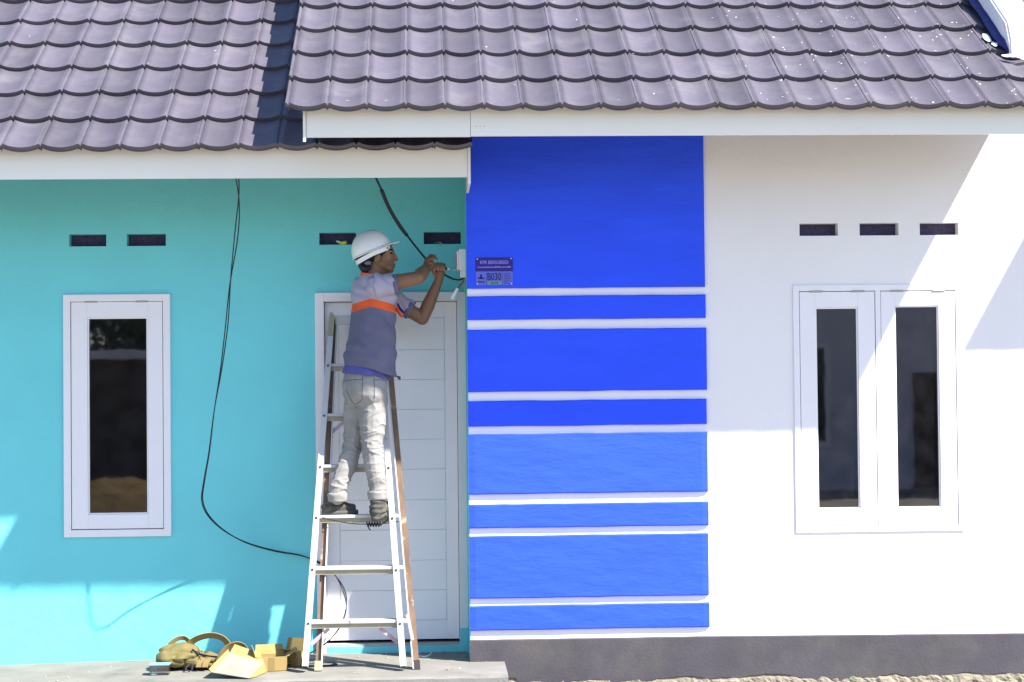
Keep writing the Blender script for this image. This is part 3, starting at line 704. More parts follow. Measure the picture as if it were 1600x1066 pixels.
def shirt_material():
    """grey lilac yoke, orange band, purple grey body: sewn panels split by height along the back"""
    mt = mat('shirt', (0.125, 0.118, 0.18), 0.85, 0.08, 10, 0.25, 220, .002); nt = mt.node_tree; N = nt.nodes; L = nt.links; b = N['Principled BSDF']
    geo = N.new('ShaderNodeNewGeometry'); sp = N.new('ShaderNodeSeparateXYZ'); L.new(geo.outputs['Position'], sp.inputs[0])
    src = b.inputs['Base Color'].links[0].from_socket; prev = src
    zt = W(575, 469, -.45).z; zb_ = W(575, 482, -.45).z; xc = W(580, 470, -.45).x
    dx = N.new('ShaderNodeMath'); dx.operation = 'SUBTRACT'; L.new(sp.outputs[0], dx.inputs[0]); dx.inputs[1].default_value = xc
    ab = N.new('ShaderNodeMath'); ab.operation = 'ABSOLUTE'; L.new(dx.outputs[0], ab.inputs[0])
    hz = N.new('ShaderNodeMath'); hz.operation = 'MULTIPLY_ADD'; L.new(ab.outputs[0], hz.inputs[0]); hz.inputs[1].default_value = .26; L.new(sp.outputs[2], hz.inputs[2])
    for thr, colr in ((zb_, (.72, .10, .022)), (zt, (.36, .33, .42))):
        g = N.new('ShaderNodeMath'); g.operation = 'GREATER_THAN'; L.new(hz.outputs[0], g.inputs[0]); g.inputs[1].default_value = thr+.008
        mx = N.new('ShaderNodeMix'); mx.data_type = 'RGBA'; L.new(g.outputs[0], mx.inputs[0]); L.new(prev, mx.inputs[6]); mx.inputs[7].default_value = (*colr, 1); prev = mx.outputs[2]
    L.new(prev, b.inputs['Base Color'])
shirt_material()

foot = W(555, 806, -.5)
person = tag(empty('person', (foot.x, -.47, foot.z)), 'worker in white hard hat, grey shirt and pale jeans wiring on the step ladder', 'person')
PO = Vector(person.location)
def wear(o): o.location = Vector(o.location) - PO; return o
fa = R(48); FV = Vector((math.cos(fa), math.sin(fa), 0)); SV = Vector((math.sin(fa), -math.cos(fa), 0))
Z3 = Vector((0, 0, 1))
hipL, hipR = W(560, 622, -.40), W(583, 622, -.48)
kneeL, kneeR = W(551, 698, -.40), W(581, 694, -.50)
ankL, ankR = W(527, 780, -.475), W(590, 777, -.525)
shR, elR, wrR = W(589, 448, -.49), W(654, 434, -.49), W(668, 417, -.285)
shL, elL, wrL = W(603, 462, -.23), W(660, 498, -.24), W(685, 440, -.26)
HC = W(590, 392, -.36)

# body: one skin
bm = bmesh.new()
bm_loft(bm, [(W(572, 620, -.45), .12, .09, SV, FV), (W(576, 570, -.44), .12, .085, SV, FV), (W(582, 500, -.39), .13, .09, SV, FV), (W(584, 452, -.36), .15, .085, SV, FV), (W(584, 438, -.36), .08, .06, SV, FV)])
for h, k, a in ((hipL, kneeL, ankL), (hipR, kneeR, ankR)): bm_limb(bm, [h, k, a], [.062, .045, .034])
bm_limb(bm, [W(582, 446, -.36), W(585, 428, -.36), W(590, 412, -.36)], [.062, .057, .056])
E_ = lambda px, py, r, Y=-.36, rot=None: bm_ball(bm, W(px, py, Y), r, rot)
E_(588, 391, (.098, .076, .100)); E_(601, 402, (.062, .064, .085)); E_(603, 395, (.052, .063, .05))
bm_limb(bm, [W(593, 420, -.36), W(610, 421.5, -.36)], [.040, .021]); bm_limb(bm, [W(592, 412, -.40), W(609, 420, -.375)], [.024, .020]); bm_limb(bm, [W(592, 412, -.32), W(609, 420, -.345)], [.024, .020])
E_(611.5, 391.5, (.016, .045, .011)); E_(606, 403, (.022, .05, .02))
bm_limb(bm, [W(614.5, 394, -.36), W(618, 402, -.36), W(620, 405.5, -.36)], [.008, .0105, .010]); E_(618, 406.5, (.010, .017, .008))
E_(616.3, 413.2, (.010, .021, .0065)); E_(615.8, 417.2, (.010, .019, .007)); E_(611.5, 423.5, (.015, .02, .012))
rotE = Matrix.Rotation(R(12), 3, 'Y')
E_(589.5, 404, (.019, .010, .033), -.437, rotE); E_(588.5, 405, (.012, .008, .024), -.445, rotE); E_(589.5, 404, (.019, .010, .033), -.283, rotE)
# arms
bm_limb(bm, [shR, shR.lerp(elR, .55), elR], [.052, .046, .039]); m_ = elR.lerp(wrR, .3)
bm_limb(bm, [elR, m_, wrR], [.039, .043, .027])
bm_limb(bm, [shL, elL], [.05, .039]); bm_limb(bm, [elL, elL.lerp(wrL, .35), wrL], [.038, .041, .027])
# right hand: open, fingers pointing up and to the right over the fist
hy = -.285
bm_limb(bm, [wrR, W(669, 410, hy), W(672, 405, hy)], [.026, .027, .021])
bm_limb(bm, [W(668, 409, hy+.03), W(671, 404, hy+.03)], [.022, .018])
for k, (tip, mid, r) in enumerate([((683.5, 404.5), (677.5, 404.0), .0085), ((680.5, 401.0), (676, 401.2), .0088), ((679, 399.6), (674.5, 399.8), .0085), ((676.5, 399.2), (672.5, 399.0), .0078)]):
    y = hy-.020+.021*k
    bm_limb(bm, [W(672, 406-k*.4, y), W(*mid, y-.006), W(*tip, y-.010)], [r+.0015, r+.0005, r-.001], 10)
bm_limb(bm, [W(667, 414, hy-.022), W(671, 412, hy-.034), W(675.5, 411, hy-.036)], [.012, .0105, .0085], 10)
# left hand: fist closed on the screwdriver handle, finger backs towards the viewer
gy = -.285
bm_limb(bm, [wrL, W(687, 428, gy+.015), W(688, 422, gy+.02)], [.027, .030, .031]); bm_ball(bm, W(686, 421, gy+.02), (.040, .022, .032))
for k, px in enumerate((678.5, 683.8, 689.0, 694.0)):
    d = (0, -1.6, -1.0, 1.2)[k]
    bm_limb(bm, [W(px, 414+d*.6, gy+.022), W(px+.3, 412.8+d*.6, gy-.010), W(px+.5, 418+d*.5, gy-.030), W(px+.3, 423+d*.4, gy-.022)], [.0098, .0100, .0092, .0080], 10)
bm_limb(bm, [W(679, 428, gy+.002), W(675.5, 421, gy-.016), W(675.5, 414, gy-.020), W(677, 410.5, gy-.016)], [.013, .0115, .0098, .0085], 10)
body = skin('body', bm, .0034, 3, 'skin', person); wear(body)
for px, py, y in ((678.8, 421.8, gy-.031), (684.2, 421.0, gy-.0318), (689.3, 421.6, gy-.0315), (694.3, 422.6, gy-.0305)):
    bm = bmesh.new(); bm_ball(bm, W(px, py, y), (.0050, .0022, .0062), n=10); wear(bm_to('fingernail', bm, 'nail', person, True))

# face details
bm = bmesh.new(); bm_ball(bm, W(611.2, 395.8, -.411), (.010, .006, .0045)); wear(bm_to('eye', bm, 'eye_dark', person, True))
bm = bmesh.new(); bm_limb(bm, [W(605.5, 391.2, -.419), W(610, 389.6, -.416), W(613.6, 391, -.402)], [.003, .0042, .003], 8); wear(bm_to('eyebrow', bm, 'hair', person, True))
# hair: short, showing below the helmet at the nape, temple and sideburn
bm = bmesh.new(); bm_ball(bm, W(582, 392, -.36), (.092, .081, .088)); bm_limb(bm, [W(570, 402, -.36), W(575, 415, -.36), W(577, 423, -.36)], [.055, .056, .045]); 
bm_limb(bm, [W(585, 398, -.43), W(598, 394, -.426), W(605, 388, -.415)], [.014, .013, .010]); bm_limb(bm, [W(597, 394, -.430), W(597.5, 402, -.430)], [.010, .005])
wear(skin('hair', bm, .006, 3, 'hair', person, lambda p, n: .004*NZ(p, 60, 60, 25)))
# hard hat
bx = W(552, 406, -.36); tipx = W(612, 381.5, -.36); ax = (tipx-bx).normalized(); side = Vector((0, 1, 0)); upv = side.cross(ax).normalized()*-1
upv = ax.cross(side).normalized(); upv = upv if upv.z > 0 else -upv
hc = bx.lerp(tipx, .5); la, lb, lh = (tipx-bx).length/2, .108, .128
helmet = wear(empty('helmet', hc)); helmet.parent = person
Vh = []; Fh = []; nj, nk = 12, 40
for j in range(nj+1):
    a = math.pi/2*j/nj
    for k in range(nk):
        t = 2*math.pi*k/nk; ridge = 1+.035*math.exp(-(math.sin(t)*math.cos(a)*6)**2)*(math.sin(a)**.6)
        ridge += .018*math.exp(-((abs(math.sin(t)*math.cos(a))-.30)*14)**2)*math.sin(a)
        q = math.cos(a)**.86
        Vh.append(ax*la*q*math.cos(t)*1.0 + side*lb*q*math.sin(t) + upv*lh*math.sin(a)*ridge)
for j in range(nj):
    for k in range(nk): Fh.append((j*nk+k, j*nk+(k+1)%nk, (j+1)*nk+(k+1)%nk, (j+1)*nk+k))
mesh('shell', Vh, Fh, 'helmet_white', helmet, True)
Vb = []; Fb = []                                           # brim: narrow rim all round, long peak in front
for k in range(nk):
    t = 2*math.pi*k/nk; cx, sy = math.cos(t), math.sin(t); peak = max(0, cx)**3
    o1 = .006+.046*peak
    p = ax*la*cx + side*lb*sy; d = Vector((0, 0, 0)) + ax*cx + side*sy
    drop = -.004 - .004*peak
    Vb += [p+upv*.006, p+d*o1+upv*(drop+.004), p+d*o1+upv*(drop), p*.975-upv*.003]
for k in range(nk):
    a, b = k*4, ((k+1)%nk)*4
    for q in range(4): Fb.append((a+q, b+q, b+(q+1)%4, a+(q+1)%4))
mesh('brim', Vb, Fb, 'helmet_white', helmet, True)
strip = [hc*0 + ax*la*.93*math.cos(t) + side*lb*.90*math.sin(t) - upv*(.018+.010*max(0, -math.cos(t))) for t in [2*math.pi*k/24 for k in range(25)]]
ribbon('headband', strip, .026, .003, tuple(upv), 'helmet_white', helmet, 2)
bm = bmesh.new(); bm_ball(bm, W(575, 411, -.415)-hc, (.022, .012, .014)); bm_to('ratchet_knob', bm, 'strap_grey', helmet, True)
bm = bmesh.new(); bm_limb(bm, [W(566, 416, -.41)-hc, W(570, 420, -.43)-hc, W(578, 419, -.435)-hc], [.011, .013, .009], 10); bm_to('chin_strap', bm, 'black_rubber', helmet, True)

# trousers
def folds(p, n):
    z = p.z; k = 0
    # bunched cloth at the knees and above the cuffs, drag folds under the seat
    for zc, wd, am in ((kneeR.z-.005, .11, 1.0), (ankR.z+.07, .06, 1.0), (hipR.z-.08, .07, .7)):
        e = math.exp(-((z-zc)/wd)**2)
        a = 1-abs(NZ(Vector((p.x+p.z*.5, p.y, p.z)), 7, 7, 17)); b = 1-abs(NZ(Vector((p.x-p.z*.6, p.y, p.z)), 8, 8, 24, 5))
        k += am*e*(.0085*a**9 + .0060*b**11 - .003)
    return k + .0028*NZ(p, 9, 9, 11) + .0007*NZ(p, 50, 50, 60, 4)
bm = bmesh.new()
bm_loft(bm, [(W(572, 634, -.45), .115, .09, SV, FV), (W(571, 618, -.455), .145, .118, SV, FV), (W(570, 600, -.455), .146, .118, SV, FV), (W(571, 584, -.45), .138, .108, SV, FV), (W(573, 568, -.445), .13, .10, SV, FV)])
bm_ball(bm, W(556, 613, -.475), (.072, .07, .085)); bm_ball(bm, W(582, 613, -.53), (.075, .06, .085))
bm_limb(bm, [hipL, hipL.lerp(kneeL, .5), kneeL, kneeL.lerp(ankL, .35), ankL+Z3*.06, ankL+Z3*.015], [.083, .072, .058, .058, .049, .050])
bm_limb(bm, [hipR, hipR.lerp(kneeR, .5), kneeR, kneeR.lerp(ankR, .35), ankR+Z3*.06, ankR+Z3*.018], [.090, .080, .064, .061, .051, .052])
trousers = wear(skin('trousers', bm, .0045, 5, 'jeans', person, folds))
for a in (ankL, ankR):
    bm = bmesh.new(); c = a+Z3*.012
    bm_loft(bm, [(c-Z3*.028, .051, .053, SV, FV), (c-Z3*.024, .056, .058, SV, FV), (c+Z3*.018, .058, .060, SV, FV), (c+Z3*.026, .053, .055, SV, FV)])
    wear(skin('trouser_cuff', bm, .005, 2, 'jeans', trousers, lambda p, n: .003*NZ(p, 25, 25, 40))); COL.objects[-1].location = -PO*0
# shirt
def creases(p, n):
    d = .0080*math.sin((p.z*1.0+p.x*.9)*52 + 6*NZ(p, 5, 5, 7)) * (.35+.65*max(0, NZ(p, 4, 4, 4, 9)+.3))
    return d + .005*NZ(p, 9, 9, 12) + .002*NZ(p, 28, 28, 34, 5)
bm = bmesh.new(); T_ = Vector((0, 0, -.18))          # hem drops towards the front
sl = (FV + Z3*(-.19)); s2 = (SV + Z3*(-.17))
bm_loft(bm, [(W(578.5, 579, -.45), .170, .142, s2, sl), (W(578.5, 562, -.445), .168, .140, s2*1, sl), (W(580.5, 535, -.425), .154, .130, SV, FV), (W(582.5, 508, -.40), .144, .122, SV, FV),
             (W(584, 482, -.38), .140, .114, SV, FV), (W(584, 460, -.365), .158, .112, SV, FV), (W(583, 446, -.36), .150, .100, SV, FV), (W(582, 437, -.36), .105, .085, SV, FV), (W(582, 430, -.36), .066, .066, SV, FV)], 32)
bm_limb(bm, [shR, shR.lerp(elR, .20)], [.066, .064]); bm_limb(bm, [shL, shL.lerp(elL, .2)], [.064, .058])
bm_ball(bm, W(563, 446, -.33), (.052, .06, .05)); 
shirt = wear(skin('shirt', bm, .006, 4, 'shirt', person, creases))
def sleeve(a, b, r0, r1):
    d = (b-a).normalized(); u = d.orthogonal().normalized(); v = d.cross(u)
    bm = bmesh.new(); bm_loft(bm, [(a, r0, r0, u, v), (a.lerp(b, .5), (r0+r1)/2, (r0+r1)/2, u, v), (b, r1, r1, u, v)])
    o = skin('sleeve', bm, .005, 3, 'shirt_pale', shirt, lambda p, n: .004*math.sin(p.x*90+p.z*40+5*NZ(p, 8, 8, 8))+.003*NZ(p, 16, 16, 16))
    e = d*.030; bm = bmesh.new(); bm_loft(bm, [(b-e*.9, r1+.001, r1+.001, u, v), (b-e*.8, r1+.004, r1+.004, u, v), (b+e*.1, r1+.005, r1+.005, u, v), (b+e*.15, r1-.002, r1-.002, u, v)])
    skin('sleeve_cuff', bm, .004, 2, 'shirt_purple', shirt, lambda p, n: .002*NZ(p, 25, 25, 25))
sleeve(shR.lerp(elR, -.05)+Z3*.004, W(621, 444, -.49), .078, .056)
sleeve(shL.lerp(elL, .05), W(642, 485, -.235), .066, .054)
bm = bmesh.new(); c = W(581.5, 431, -.36); cr = [c + Vector((math.cos(t)*.066, math.sin(t)*.066, .010*math.cos(t)*-1)) for t in [2*math.pi*k/16 for k in range(17)]]
wear(ribbon('collar', cr, .016, .008, (0, 0, 1), 'orange', person, 2))
# undershirt hem showing under the shirt
bm = bmesh.new()
bm_loft(bm, [(W(572.0, 588, -.455), .152, .127, SV+Z3*(-.10), FV+Z3*(-.14)), (W(573, 575, -.45), .146, .120, SV, FV), (W(575, 560, -.45), .135, .112, SV, FV)])
wear(skin('undershirt', bm, .006, 3, 'undershirt', person, lambda p, n: .003*math.sin(p.x*50+p.y*40+4*NZ(p, 9, 9, 3)) + .003*NZ(p, 18, 18, 5)))
# badge stripes on the far chest
o = ribbon('chest_patch', [W(621, 474, -.40), W(625, 482, -.395), W(631, 489, -.37)], .020, .004, (.4, -1, .5), 'shirt_blue', person, 4); wear(o)
o = ribbon('chest_patch', [W(620, 481, -.42), W(624, 490, -.41), W(629, 495, -.39)], .026, .004, (.4, -1, .5), 'orange', person, 4); wear(o)
# pocket stitching laid on the cloth
from mathutils.bvhtree import BVHTree
def lay(tree_obj, off, pts, r, name, material, parent):
    me = tree_obj.data; bv = BVHTree.FromPolygons([v.co for v in me.vertices], [p.vertices for p in me.polygons]); out = []
    for a, b in zip(pts, pts[1:]):
        for k in range(7):
            px, py = a[0]+(b[0]-a[0])*k/6, a[1]+(b[1]-a[1])*k/6; d = (W(px, py, 0)-CAM).normalized(); h = bv.ray_cast(CAM, d)
            if h[0]: out.append(h[0]+h[1]*r*.3)
    if len(out) > 2:
        bm = bmesh.new(); bm_tube(bm, out, r, 5); o = bm_to(name, bm, material, parent, True); return o
for pts in ([(534, 596), (548, 594), (566, 593)], [(567, 588), (566.5, 604), (566, 622)], [(566, 624), (560, 630), (553, 632)], [(541, 610), (547, 622), (553, 632)], [(584, 592), (585, 606), (585, 622)], [(584, 593), (596, 594), (604, 595)]):
    lay(trousers, 0, pts, .0017, 'stitching', 'stitch', trousers)
o = tube('belt_hook', [W(621, 589, -.50), W(624, 590, -.51), W(624.5, 594, -.51)], [.006, .009, .006], 'bolt', person, sub=0); wear(o)
# shoes
def shoe(a, heading, pitch, sc=1.0):
    h = Vector((math.cos(heading), math.sin(heading), 0)); r = Vector((h.y, -h.x, 0)); M = Matrix((h, r, Z3)).transposed()
    if pitch: M = M @ Matrix.Rotation(pitch, 3, 'Y')
    q = lambda f, s, u: a + M @ Vector((f, s, u))*sc
    bm = bmesh.new(); bm_ball(bm, q(-.02, 0, -.035), .047*sc); bm_limb(bm, [q(-.035, 0, -.060), q(.06, 0, -.062), q(.135, .004, -.070)], [.043*sc, .043*sc, .034*sc])
    bm_limb(bm, [q(.0, 0, -.01), q(.055, 0, -.045)], [.043*sc, .036*sc]); bm_limb(bm, [q(-.012, 0, -.02), q(-.012, 0, .004)], [.043*sc, .043*sc])
    o = skin('shoe', bm, .005, 3, 'shoe', person, lambda p, n: .004*NZ(p, 30, 30, 40)+.002*math.sin(p.z*220)); wear(o)
    bm = bmesh.new(); n = 24; ring = []
    for k in range(n):
        t = 2*math.pi*k/n; f = .052+.128*math.cos(t); w = .046 + .006*math.cos(t); ring.append((f, w*math.copysign(abs(math.sin(t))**.7, math.sin(t))))
    A = [bm.verts.new(q(f, s_, -.082)) for f, s_ in ring]; B = [bm.verts.new(q(f*1.01, s_*1.04, -.098)) for f, s_ in ring]; C_ = [bm.verts.new(q(f, s_, -.110)) for f, s_ in ring]
    for X, Y_ in ((A, B), (B, C_)):
        for k in range(n): bm.faces.new((X[k], X[(k+1)%n], Y_[(k+1)%n], Y_[k]))
    bm.faces.new(A); bm.faces.new(C_[::-1]); bm_to('sole', bm, 'shoe_sole', o, True)
sz = STEPS[3][3]+.012
aL = Vector((W(519, 790, -.47).x, -.455, sz+.110*.86)); shoe(aL, R(18), 0, .86)
aR = Vector((W(590, 790, -.5).x, -.532, sz+.079)); shoe(aR, R(62), R(-12), .9)

# ------------------------------------------------------------------ screwdriver in the fist
drv = tag(empty('screwdriver', W(686, 419, gy)), 'black handled screwdriver held in the fist against the white electrical box', 'screwdriver'); T0 = Vector(drv.location)
o = tube('handle', [W(676, 417.5, gy), W(690, 419, gy), W(698.5, 420, gy)], [.010, .011, .009], 'black_rubber', drv, sub=0); o.location = -T0
o = tube('ferrule', [W(698.5, 420, gy), W(702.5, 420.6, gy)], .0065, 'screw', drv, sub=0); o.location = -T0
mat('steel', (0.6, 0.6, 0.62), 0.3, 0, 10, 0, metal=.9)
o = tube('shaft', [W(702, 420.5, gy), W(719.5, 423.5, gy)], .0028, 'steel', drv, sub=0); o.location = -T0

# ------------------------------------------------------------------ cord tied round the ladder step
x0_, x1_, y0_, z_ = STEPS[3]
cord = tag(empty('cord', (W(588, 818, -.5).x, y0_, z_)), 'knotted black cord tied around the ladder step below the right shoe', 'cord'); T0 = Vector(cord.location)
o = tube('line', [W(503, 809, y0_-.012), W(530, 815, y0_-.010), W(560, 819, y0_-.010), W(600, 818, y0_-.010), W(624, 815, y0_-.004)], .0028, 'cable', cord); o.location = -T0
pts = [W(573+1.0*i*.9, 819.5, y0_-.012) + Vector((0, -.012*math.sin(i*1.35), .012*math.cos(i*1.35))) for i in range(26)]
o = tube('knot', pts, .0042, 'cable', cord, sub=4); o.location = -T0
o = tube('loose_end', [W(575, 820, y0_-.02), W(576, 825, y0_-.03), W(579, 829, y0_-.03)], .0035, 'cable', cord); o.location = -T0
o = tube('loop', [W(596, 819, y0_-.02), W(604, 814, y0_-.05), W(607, 806, y0_-.055), W(605, 801, y0_-.03)], .0042, 'cable', cord); o.location = -T0

# ------------------------------------------------------------------ bag on the floor
mat('canvas', (0.16, 0.135, 0.052), 0.9, 0.12, 9, 0.4, 160, .003, col2=(0.17, 0.125, 0.045), c2scale=6, c2lo=.5, c2hi=.7)
mat('strap_tan', (0.23, 0.165, 0.065), 0.85, 0.08, 12, 0.3, 200, .002); mat('bag_dark', (0.03, 0.03, 0.05), 0.8, 0.1, 20, 0.2)
bf = floor_z(-1.5)
bc = W(300, 1045, -.42); bag = tag(empty('canvas_bag', (bc.x, bc.y, bf)), 'slumped khaki canvas bag with curled straps on the porch floor', 'bag'); T0 = Vector(bag.location)
def B(px, py, Y): return W(px, py, Y)-T0
bm = bmesh.new(); rings = []
for px, top, yc, hy in ((246, 1020, -.40, .06), (249, 1013, -.40, .11), (258, 1007, -.40, .14), (272, 1003, -.40, .155), (290, 1003, -.41, .15), (305, 1008, -.42, .135), (318, 1014, -.44, .115), (335, 1020, -.46, .095), (355, 1024, -.47, .085), (372, 1027, -.48, .07), (378, 1031, -.48, .05)):
    zt = (W(px, top, yc)-T0).z; x = (W(px, top, yc)-T0).x; y = yc-T0.y; rings.append([])
    for k in range(20):
        t = 2*math.pi*k/20; c_, s_ = math.cos(t), math.sin(t); sz_ = math.copysign(abs(s_)**.75, s_)
        rings[-1].append(bm.verts.new((x, y+hy*math.copysign(abs(c_)**.7, c_)*(1-.35*max(0, s_)), zt/2+zt/2*sz_)))
for a, b in zip(rings, rings[1:]):
    for k in range(20): bm.faces.new((a[k], a[(k+1)%20], b[(k+1)%20], b[k]))
bm.faces.new(rings[0][::-1]); bm.faces.new(rings[-1])
cl_ = B(311, 1021, -.55)
def sag(p, n):
    dx, dz = p.x-cl_.x, p.z-cl_.z; r_ = math.hypot(dx, dz); th = math.atan2(dz, -dx)
    f = math.exp(-(r_/.16)**2); w_ = th*3.4+2.2*NZ(p, 7, 7, 7)
    k = -.030*f*(1-abs(math.sin(w_)))**1.6 + .012*NZ(p, 6, 6, 9) - .016*max(0, .25-abs(NZ(p, 7, 4, 12, 5)))/.25*(1-f)
    return k - .012*math.exp(-(r_/.03)**2)
bb = skin('sack', bm, .006, 2, 'canvas', bag, sag)
for v in bb.data.vertices:
    if v.co.z < .004: v.co.z = .004
def arch(pts, width):
    P = [B(*p) for p in pts]; c = sum(P, Vector())/len(P) - Vector((0, 0, .06)); wd = [tuple((p-c).normalized()+Vector((0, -.55, 0))) for p in P]
    ribbon('strap', P, width, .006, wd, 'strap_tan', bag)
arch([(290, 1018, -.42), (300, 1003, -.43), (316, 995, -.44), (334, 993, -.44), (350, 999, -.44), (360, 1012, -.44)], .040)
arch([(338, 1042, -.54), (345, 1025, -.54), (356, 1012, -.53), (370, 1007, -.52), (381, 1012, -.50), (387, 1026, -.50)], .038)
arch([(264, 1008, -.38), (276, 999, -.37), (288, 997, -.36), (297, 1004, -.36), (303, 1014, -.36)], .028)
ribbon('webbing', [B(300, 1015, -.50), B(312, 1022, -.515), B(330, 1026, -.52), B(348, 1026, -.52), B(368, 1021, -.50)], .012, .004, (0, -.4, 1), 'bag_dark', bag)
for k, (px, w) in enumerate(((312, .030), (322, .034), (338, .03))):
    ribbon('buckle_tab', [B(px+6, 1028, -.52), B(px, 1036, -.55), B(px-2, 1043, -.57)], w, .006, (1, -.3, 0), 'strap_tan', bag)
bm = bmesh.new(); bm_ball(bm, B(309, 1021, -.51), (.014, .010, .014)); bm_to('clasp', bm, 'bag_dark', bag, True)
ribbon('drawcord', [B(300, 1032, -.52), B(294, 1040, -.56), B(290, 1046, -.58), B(296, 1049, -.60)], .007, .004, (1, -.3, 0), 'bag_dark', bag)
ribbon('drawcord', [B(306, 1033, -.52), B(301, 1041, -.56), B(300, 1047, -.58)], .007, .004, (1, -.3, 0), 'bag_dark', bag)

# ------------------------------------------------------------------ cardboard boxes
mat('card', (0.33, 0.235, 0.085), 0.85, 0.08, 8, 0.2, 120, .002, col2=(0.26, 0.185, 0.07), c2scale=5); mat('card_pale', (0.24, 0.225, 0.19), 0.8, 0.06, 8, 0.1, 120, .002)
def panel(name, q, parent, material='card', t=.004):
    q = [Vector(p) for p in q]; n = (q[1]-q[0]).cross(q[3]-q[0]).normalized()*t/2
    V = [p+n for p in q]+[p-n for p in q]; return mesh(name, V, [(0,1,2,3), (7,6,5,4), (0,4,5,1), (1,5,6,2), (2,6,7,3), (3,7,4,0)], material, parent)
def carton(loc, rz, w, d, h, flaps, label, tilt=0.0):
    e = tag(empty('cardboard_box', loc), label, 'box', 'opened cardboard boxes on the porch'); e.rotation_euler = (tilt, 0, rz)
    w2, d2 = w/2, d/2
    panel('base', [(-w2, -d2, .003), (w2, -d2, .003), (w2, d2, .003), (-w2, d2, .003)], e)
    panel('side', [(-w2, -d2, .006), (w2, -d2, .006), (w2, -d2, h), (-w2, -d2, h)], e); panel('side', [(w2, d2, .006), (-w2, d2, .006), (-w2, d2, h), (w2, d2, h)], e)
    panel('side', [(w2+.002, -d2+.003, .006), (w2+.002, d2-.003, .006), (w2+.002, d2-.003, h), (w2+.002, -d2+.003, h)], e); panel('side', [(-w2-.002, d2-.003, .006), (-w2-.002, -d2+.003, .006), (-w2-.002, -d2+.003, h), (-w2-.002, d2-.003, h)], e)
    for side_, ang, l, mm in flaps:
        c, s_ = math.cos(R(ang))*l, math.sin(R(ang))*l
        if side_ == 'f': q = [(-w2, -d2-.003, h), (w2, -d2-.003, h), (w2-.008, -d2-.003-c, h+s_), (-w2+.008, -d2-.003-c, h+s_)]
        if side_ == 'b': q = [(w2, d2+.003, h), (-w2, d2+.003, h), (-w2+.008, d2+.003+c, h+s_), (w2-.008, d2+.003+c, h+s_)]
        if side_ == 'r': q = [(w2+.005, -d2, h), (w2+.005, d2, h), (w2+.005+c, d2-.008, h+s_), (w2+.005+c, -d2+.008, h+s_)]
        if side_ == 'l': q = [(-w2-.005, d2, h), (-w2-.005, -d2, h), (-w2-.005-c, -d2+.008, h+s_), (-w2-.005-c, d2-.008, h+s_)]
        panel('flap', q, e, mm)
    box('tape', -.018, .018, -d2-.0032, -d2-.0022, .012, h-.004, 'strap_tan', e)
    return e
p = W(422, 1054, -.66)
carton((p.x, -.62, floor_z(p.x)), R(10), 0.17, .12, .085, [('b', 60, .06, 'card'), ('r', 30, .07, 'card'), ('l', 75, .06, 'card')], 'small upright cardboard box with open flaps behind the tipped box')
bx_ = tag(empty('cardboard_box', W(374, 1062, -.88)), 'tipped open cardboard box with pale inside, nearest the slab edge', 'box', 'opened cardboard boxes on the porch'); bx_.location.z = floor_z(bx_.location.x); T0 = Vector(bx_.location)
def K(px, py, Y):
    p = W(px, py, Y); p.z = max(p.z, T0.z+.004); return p-T0
D_, C_1, B_1, A_1 = K(331, 1051, -.86), K(389, 1062, -.92), K(413, 1036, -.72), K(359, 1021, -.66)
up_ = (C_1-D_).cross(A_1-D_).normalized(); up_ = up_ if up_.z > 0 else -up_
panel('inside_panel', [D_, C_1, B_1, A_1], bx_, 'card_pale')
panel('side', [C_1, C_1+Vector((.03, .06, -.0)), B_1+Vector((.012, .02, -.055)), B_1], bx_)
panel('flap', [A_1, B_1, B_1+Vector((-.03, .07, .045)), A_1+Vector((.02, .08, .040))], bx_)
panel('flap', [D_, A_1, A_1+Vector((-.012, .01, .02)), D_+Vector((-.018, .01, .018))], bx_)
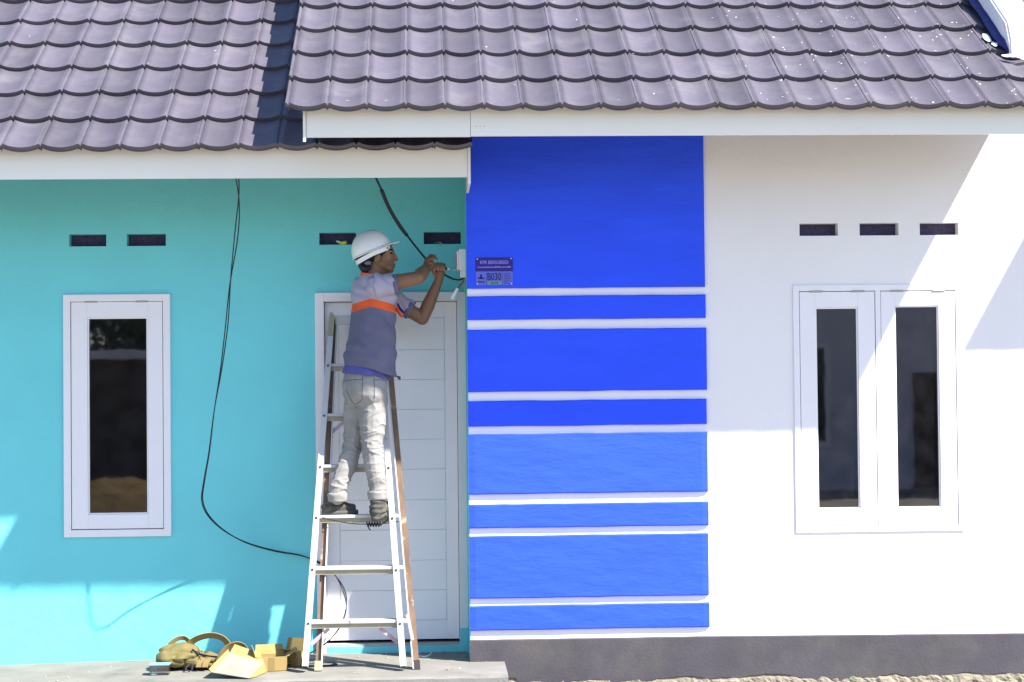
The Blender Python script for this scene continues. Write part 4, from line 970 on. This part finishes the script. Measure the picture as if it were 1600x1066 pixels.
panel('side', [D_+Vector((0, .004, -.002)), A_1+Vector((0, .01, -.004)), A_1+Vector((.02, .05, -.09)), D_+Vector((.05, .08, -.003))], bx_)
p = W(455, 1038, -.46)
e = carton((p.x, -.46, floor_z(p.x)), R(-28), .13, .09, .085, [('f', 25, .06, 'card'), ('b', 80, .07, 'card')], 'cardboard box beside the ladder foot with raised flap', 0); e.rotation_euler = (0, 0, R(-28))
# ------------------------------------------------------------------ small litter
c = W(250, 1056, -.62); t = tag(empty('plastic_tub', (c.x, -.62, floor_z(c.x))), 'small clear plastic tub with pale blue lid in front of khaki bag', 'tub')
mat('lid_blue', (0.20, 0.42, 0.46), 0.4, 0.05, 10, 0)
bm = bmesh.new(); bm_box(bm, -.055, .055, -.04, .04, .001, .055, .004); bm_to('tub', bm, 'clear_plastic', t)
bm = bmesh.new(); bm_box(bm, -.058, .058, -.043, .043, .0555, .063, .003); bm_to('lid', bm, 'lid_blue', t)
zf = .004
tag(ribbon('plastic_strip', [Vector((W(655, 1019, -.2).x, -.20, zf)), Vector((W(663, 1021, -.22).x, -.23, zf)), Vector((W(671, 1018, -.22).x, -.19, zf+.004)), Vector((W(676, 1012, -.22).x, -.12, zf+.02))], .010, .002, (0, .3, 1), 'box_white'), 'white curled plastic strip on the floor below the door', 'plastic strip')

mat('crumb', (0.36, 0.34, 0.30), 0.95, 0.2, 30, 0)
bm = bmesh.new(); rr = random.Random(11)
for k in range(90):
    near = k < 45
    x = rr.uniform(-.3, .2) if near else rr.uniform(-2.6, .38); y = -abs(rr.gauss(.03, .10)) if near else rr.uniform(-.93, -.03)
    if -1.75 < x < -.75 and not near: continue
    r_ = rr.uniform(.002, .007); z = floor_z(x)+r_*.5
    bm_ball(bm, (x, y, z), (r_*rr.uniform(.8, 1.8), r_*rr.uniform(.8, 1.4), r_*.7), Matrix.Rotation(rr.uniform(0, 3), 3, 'Z'), 6)
o = bm_to('mortar_crumbs', bm, 'crumb'); o['kind'] = 'stuff'; tag(o, 'scattered mortar crumbs and grit on the porch slab', 'grit')
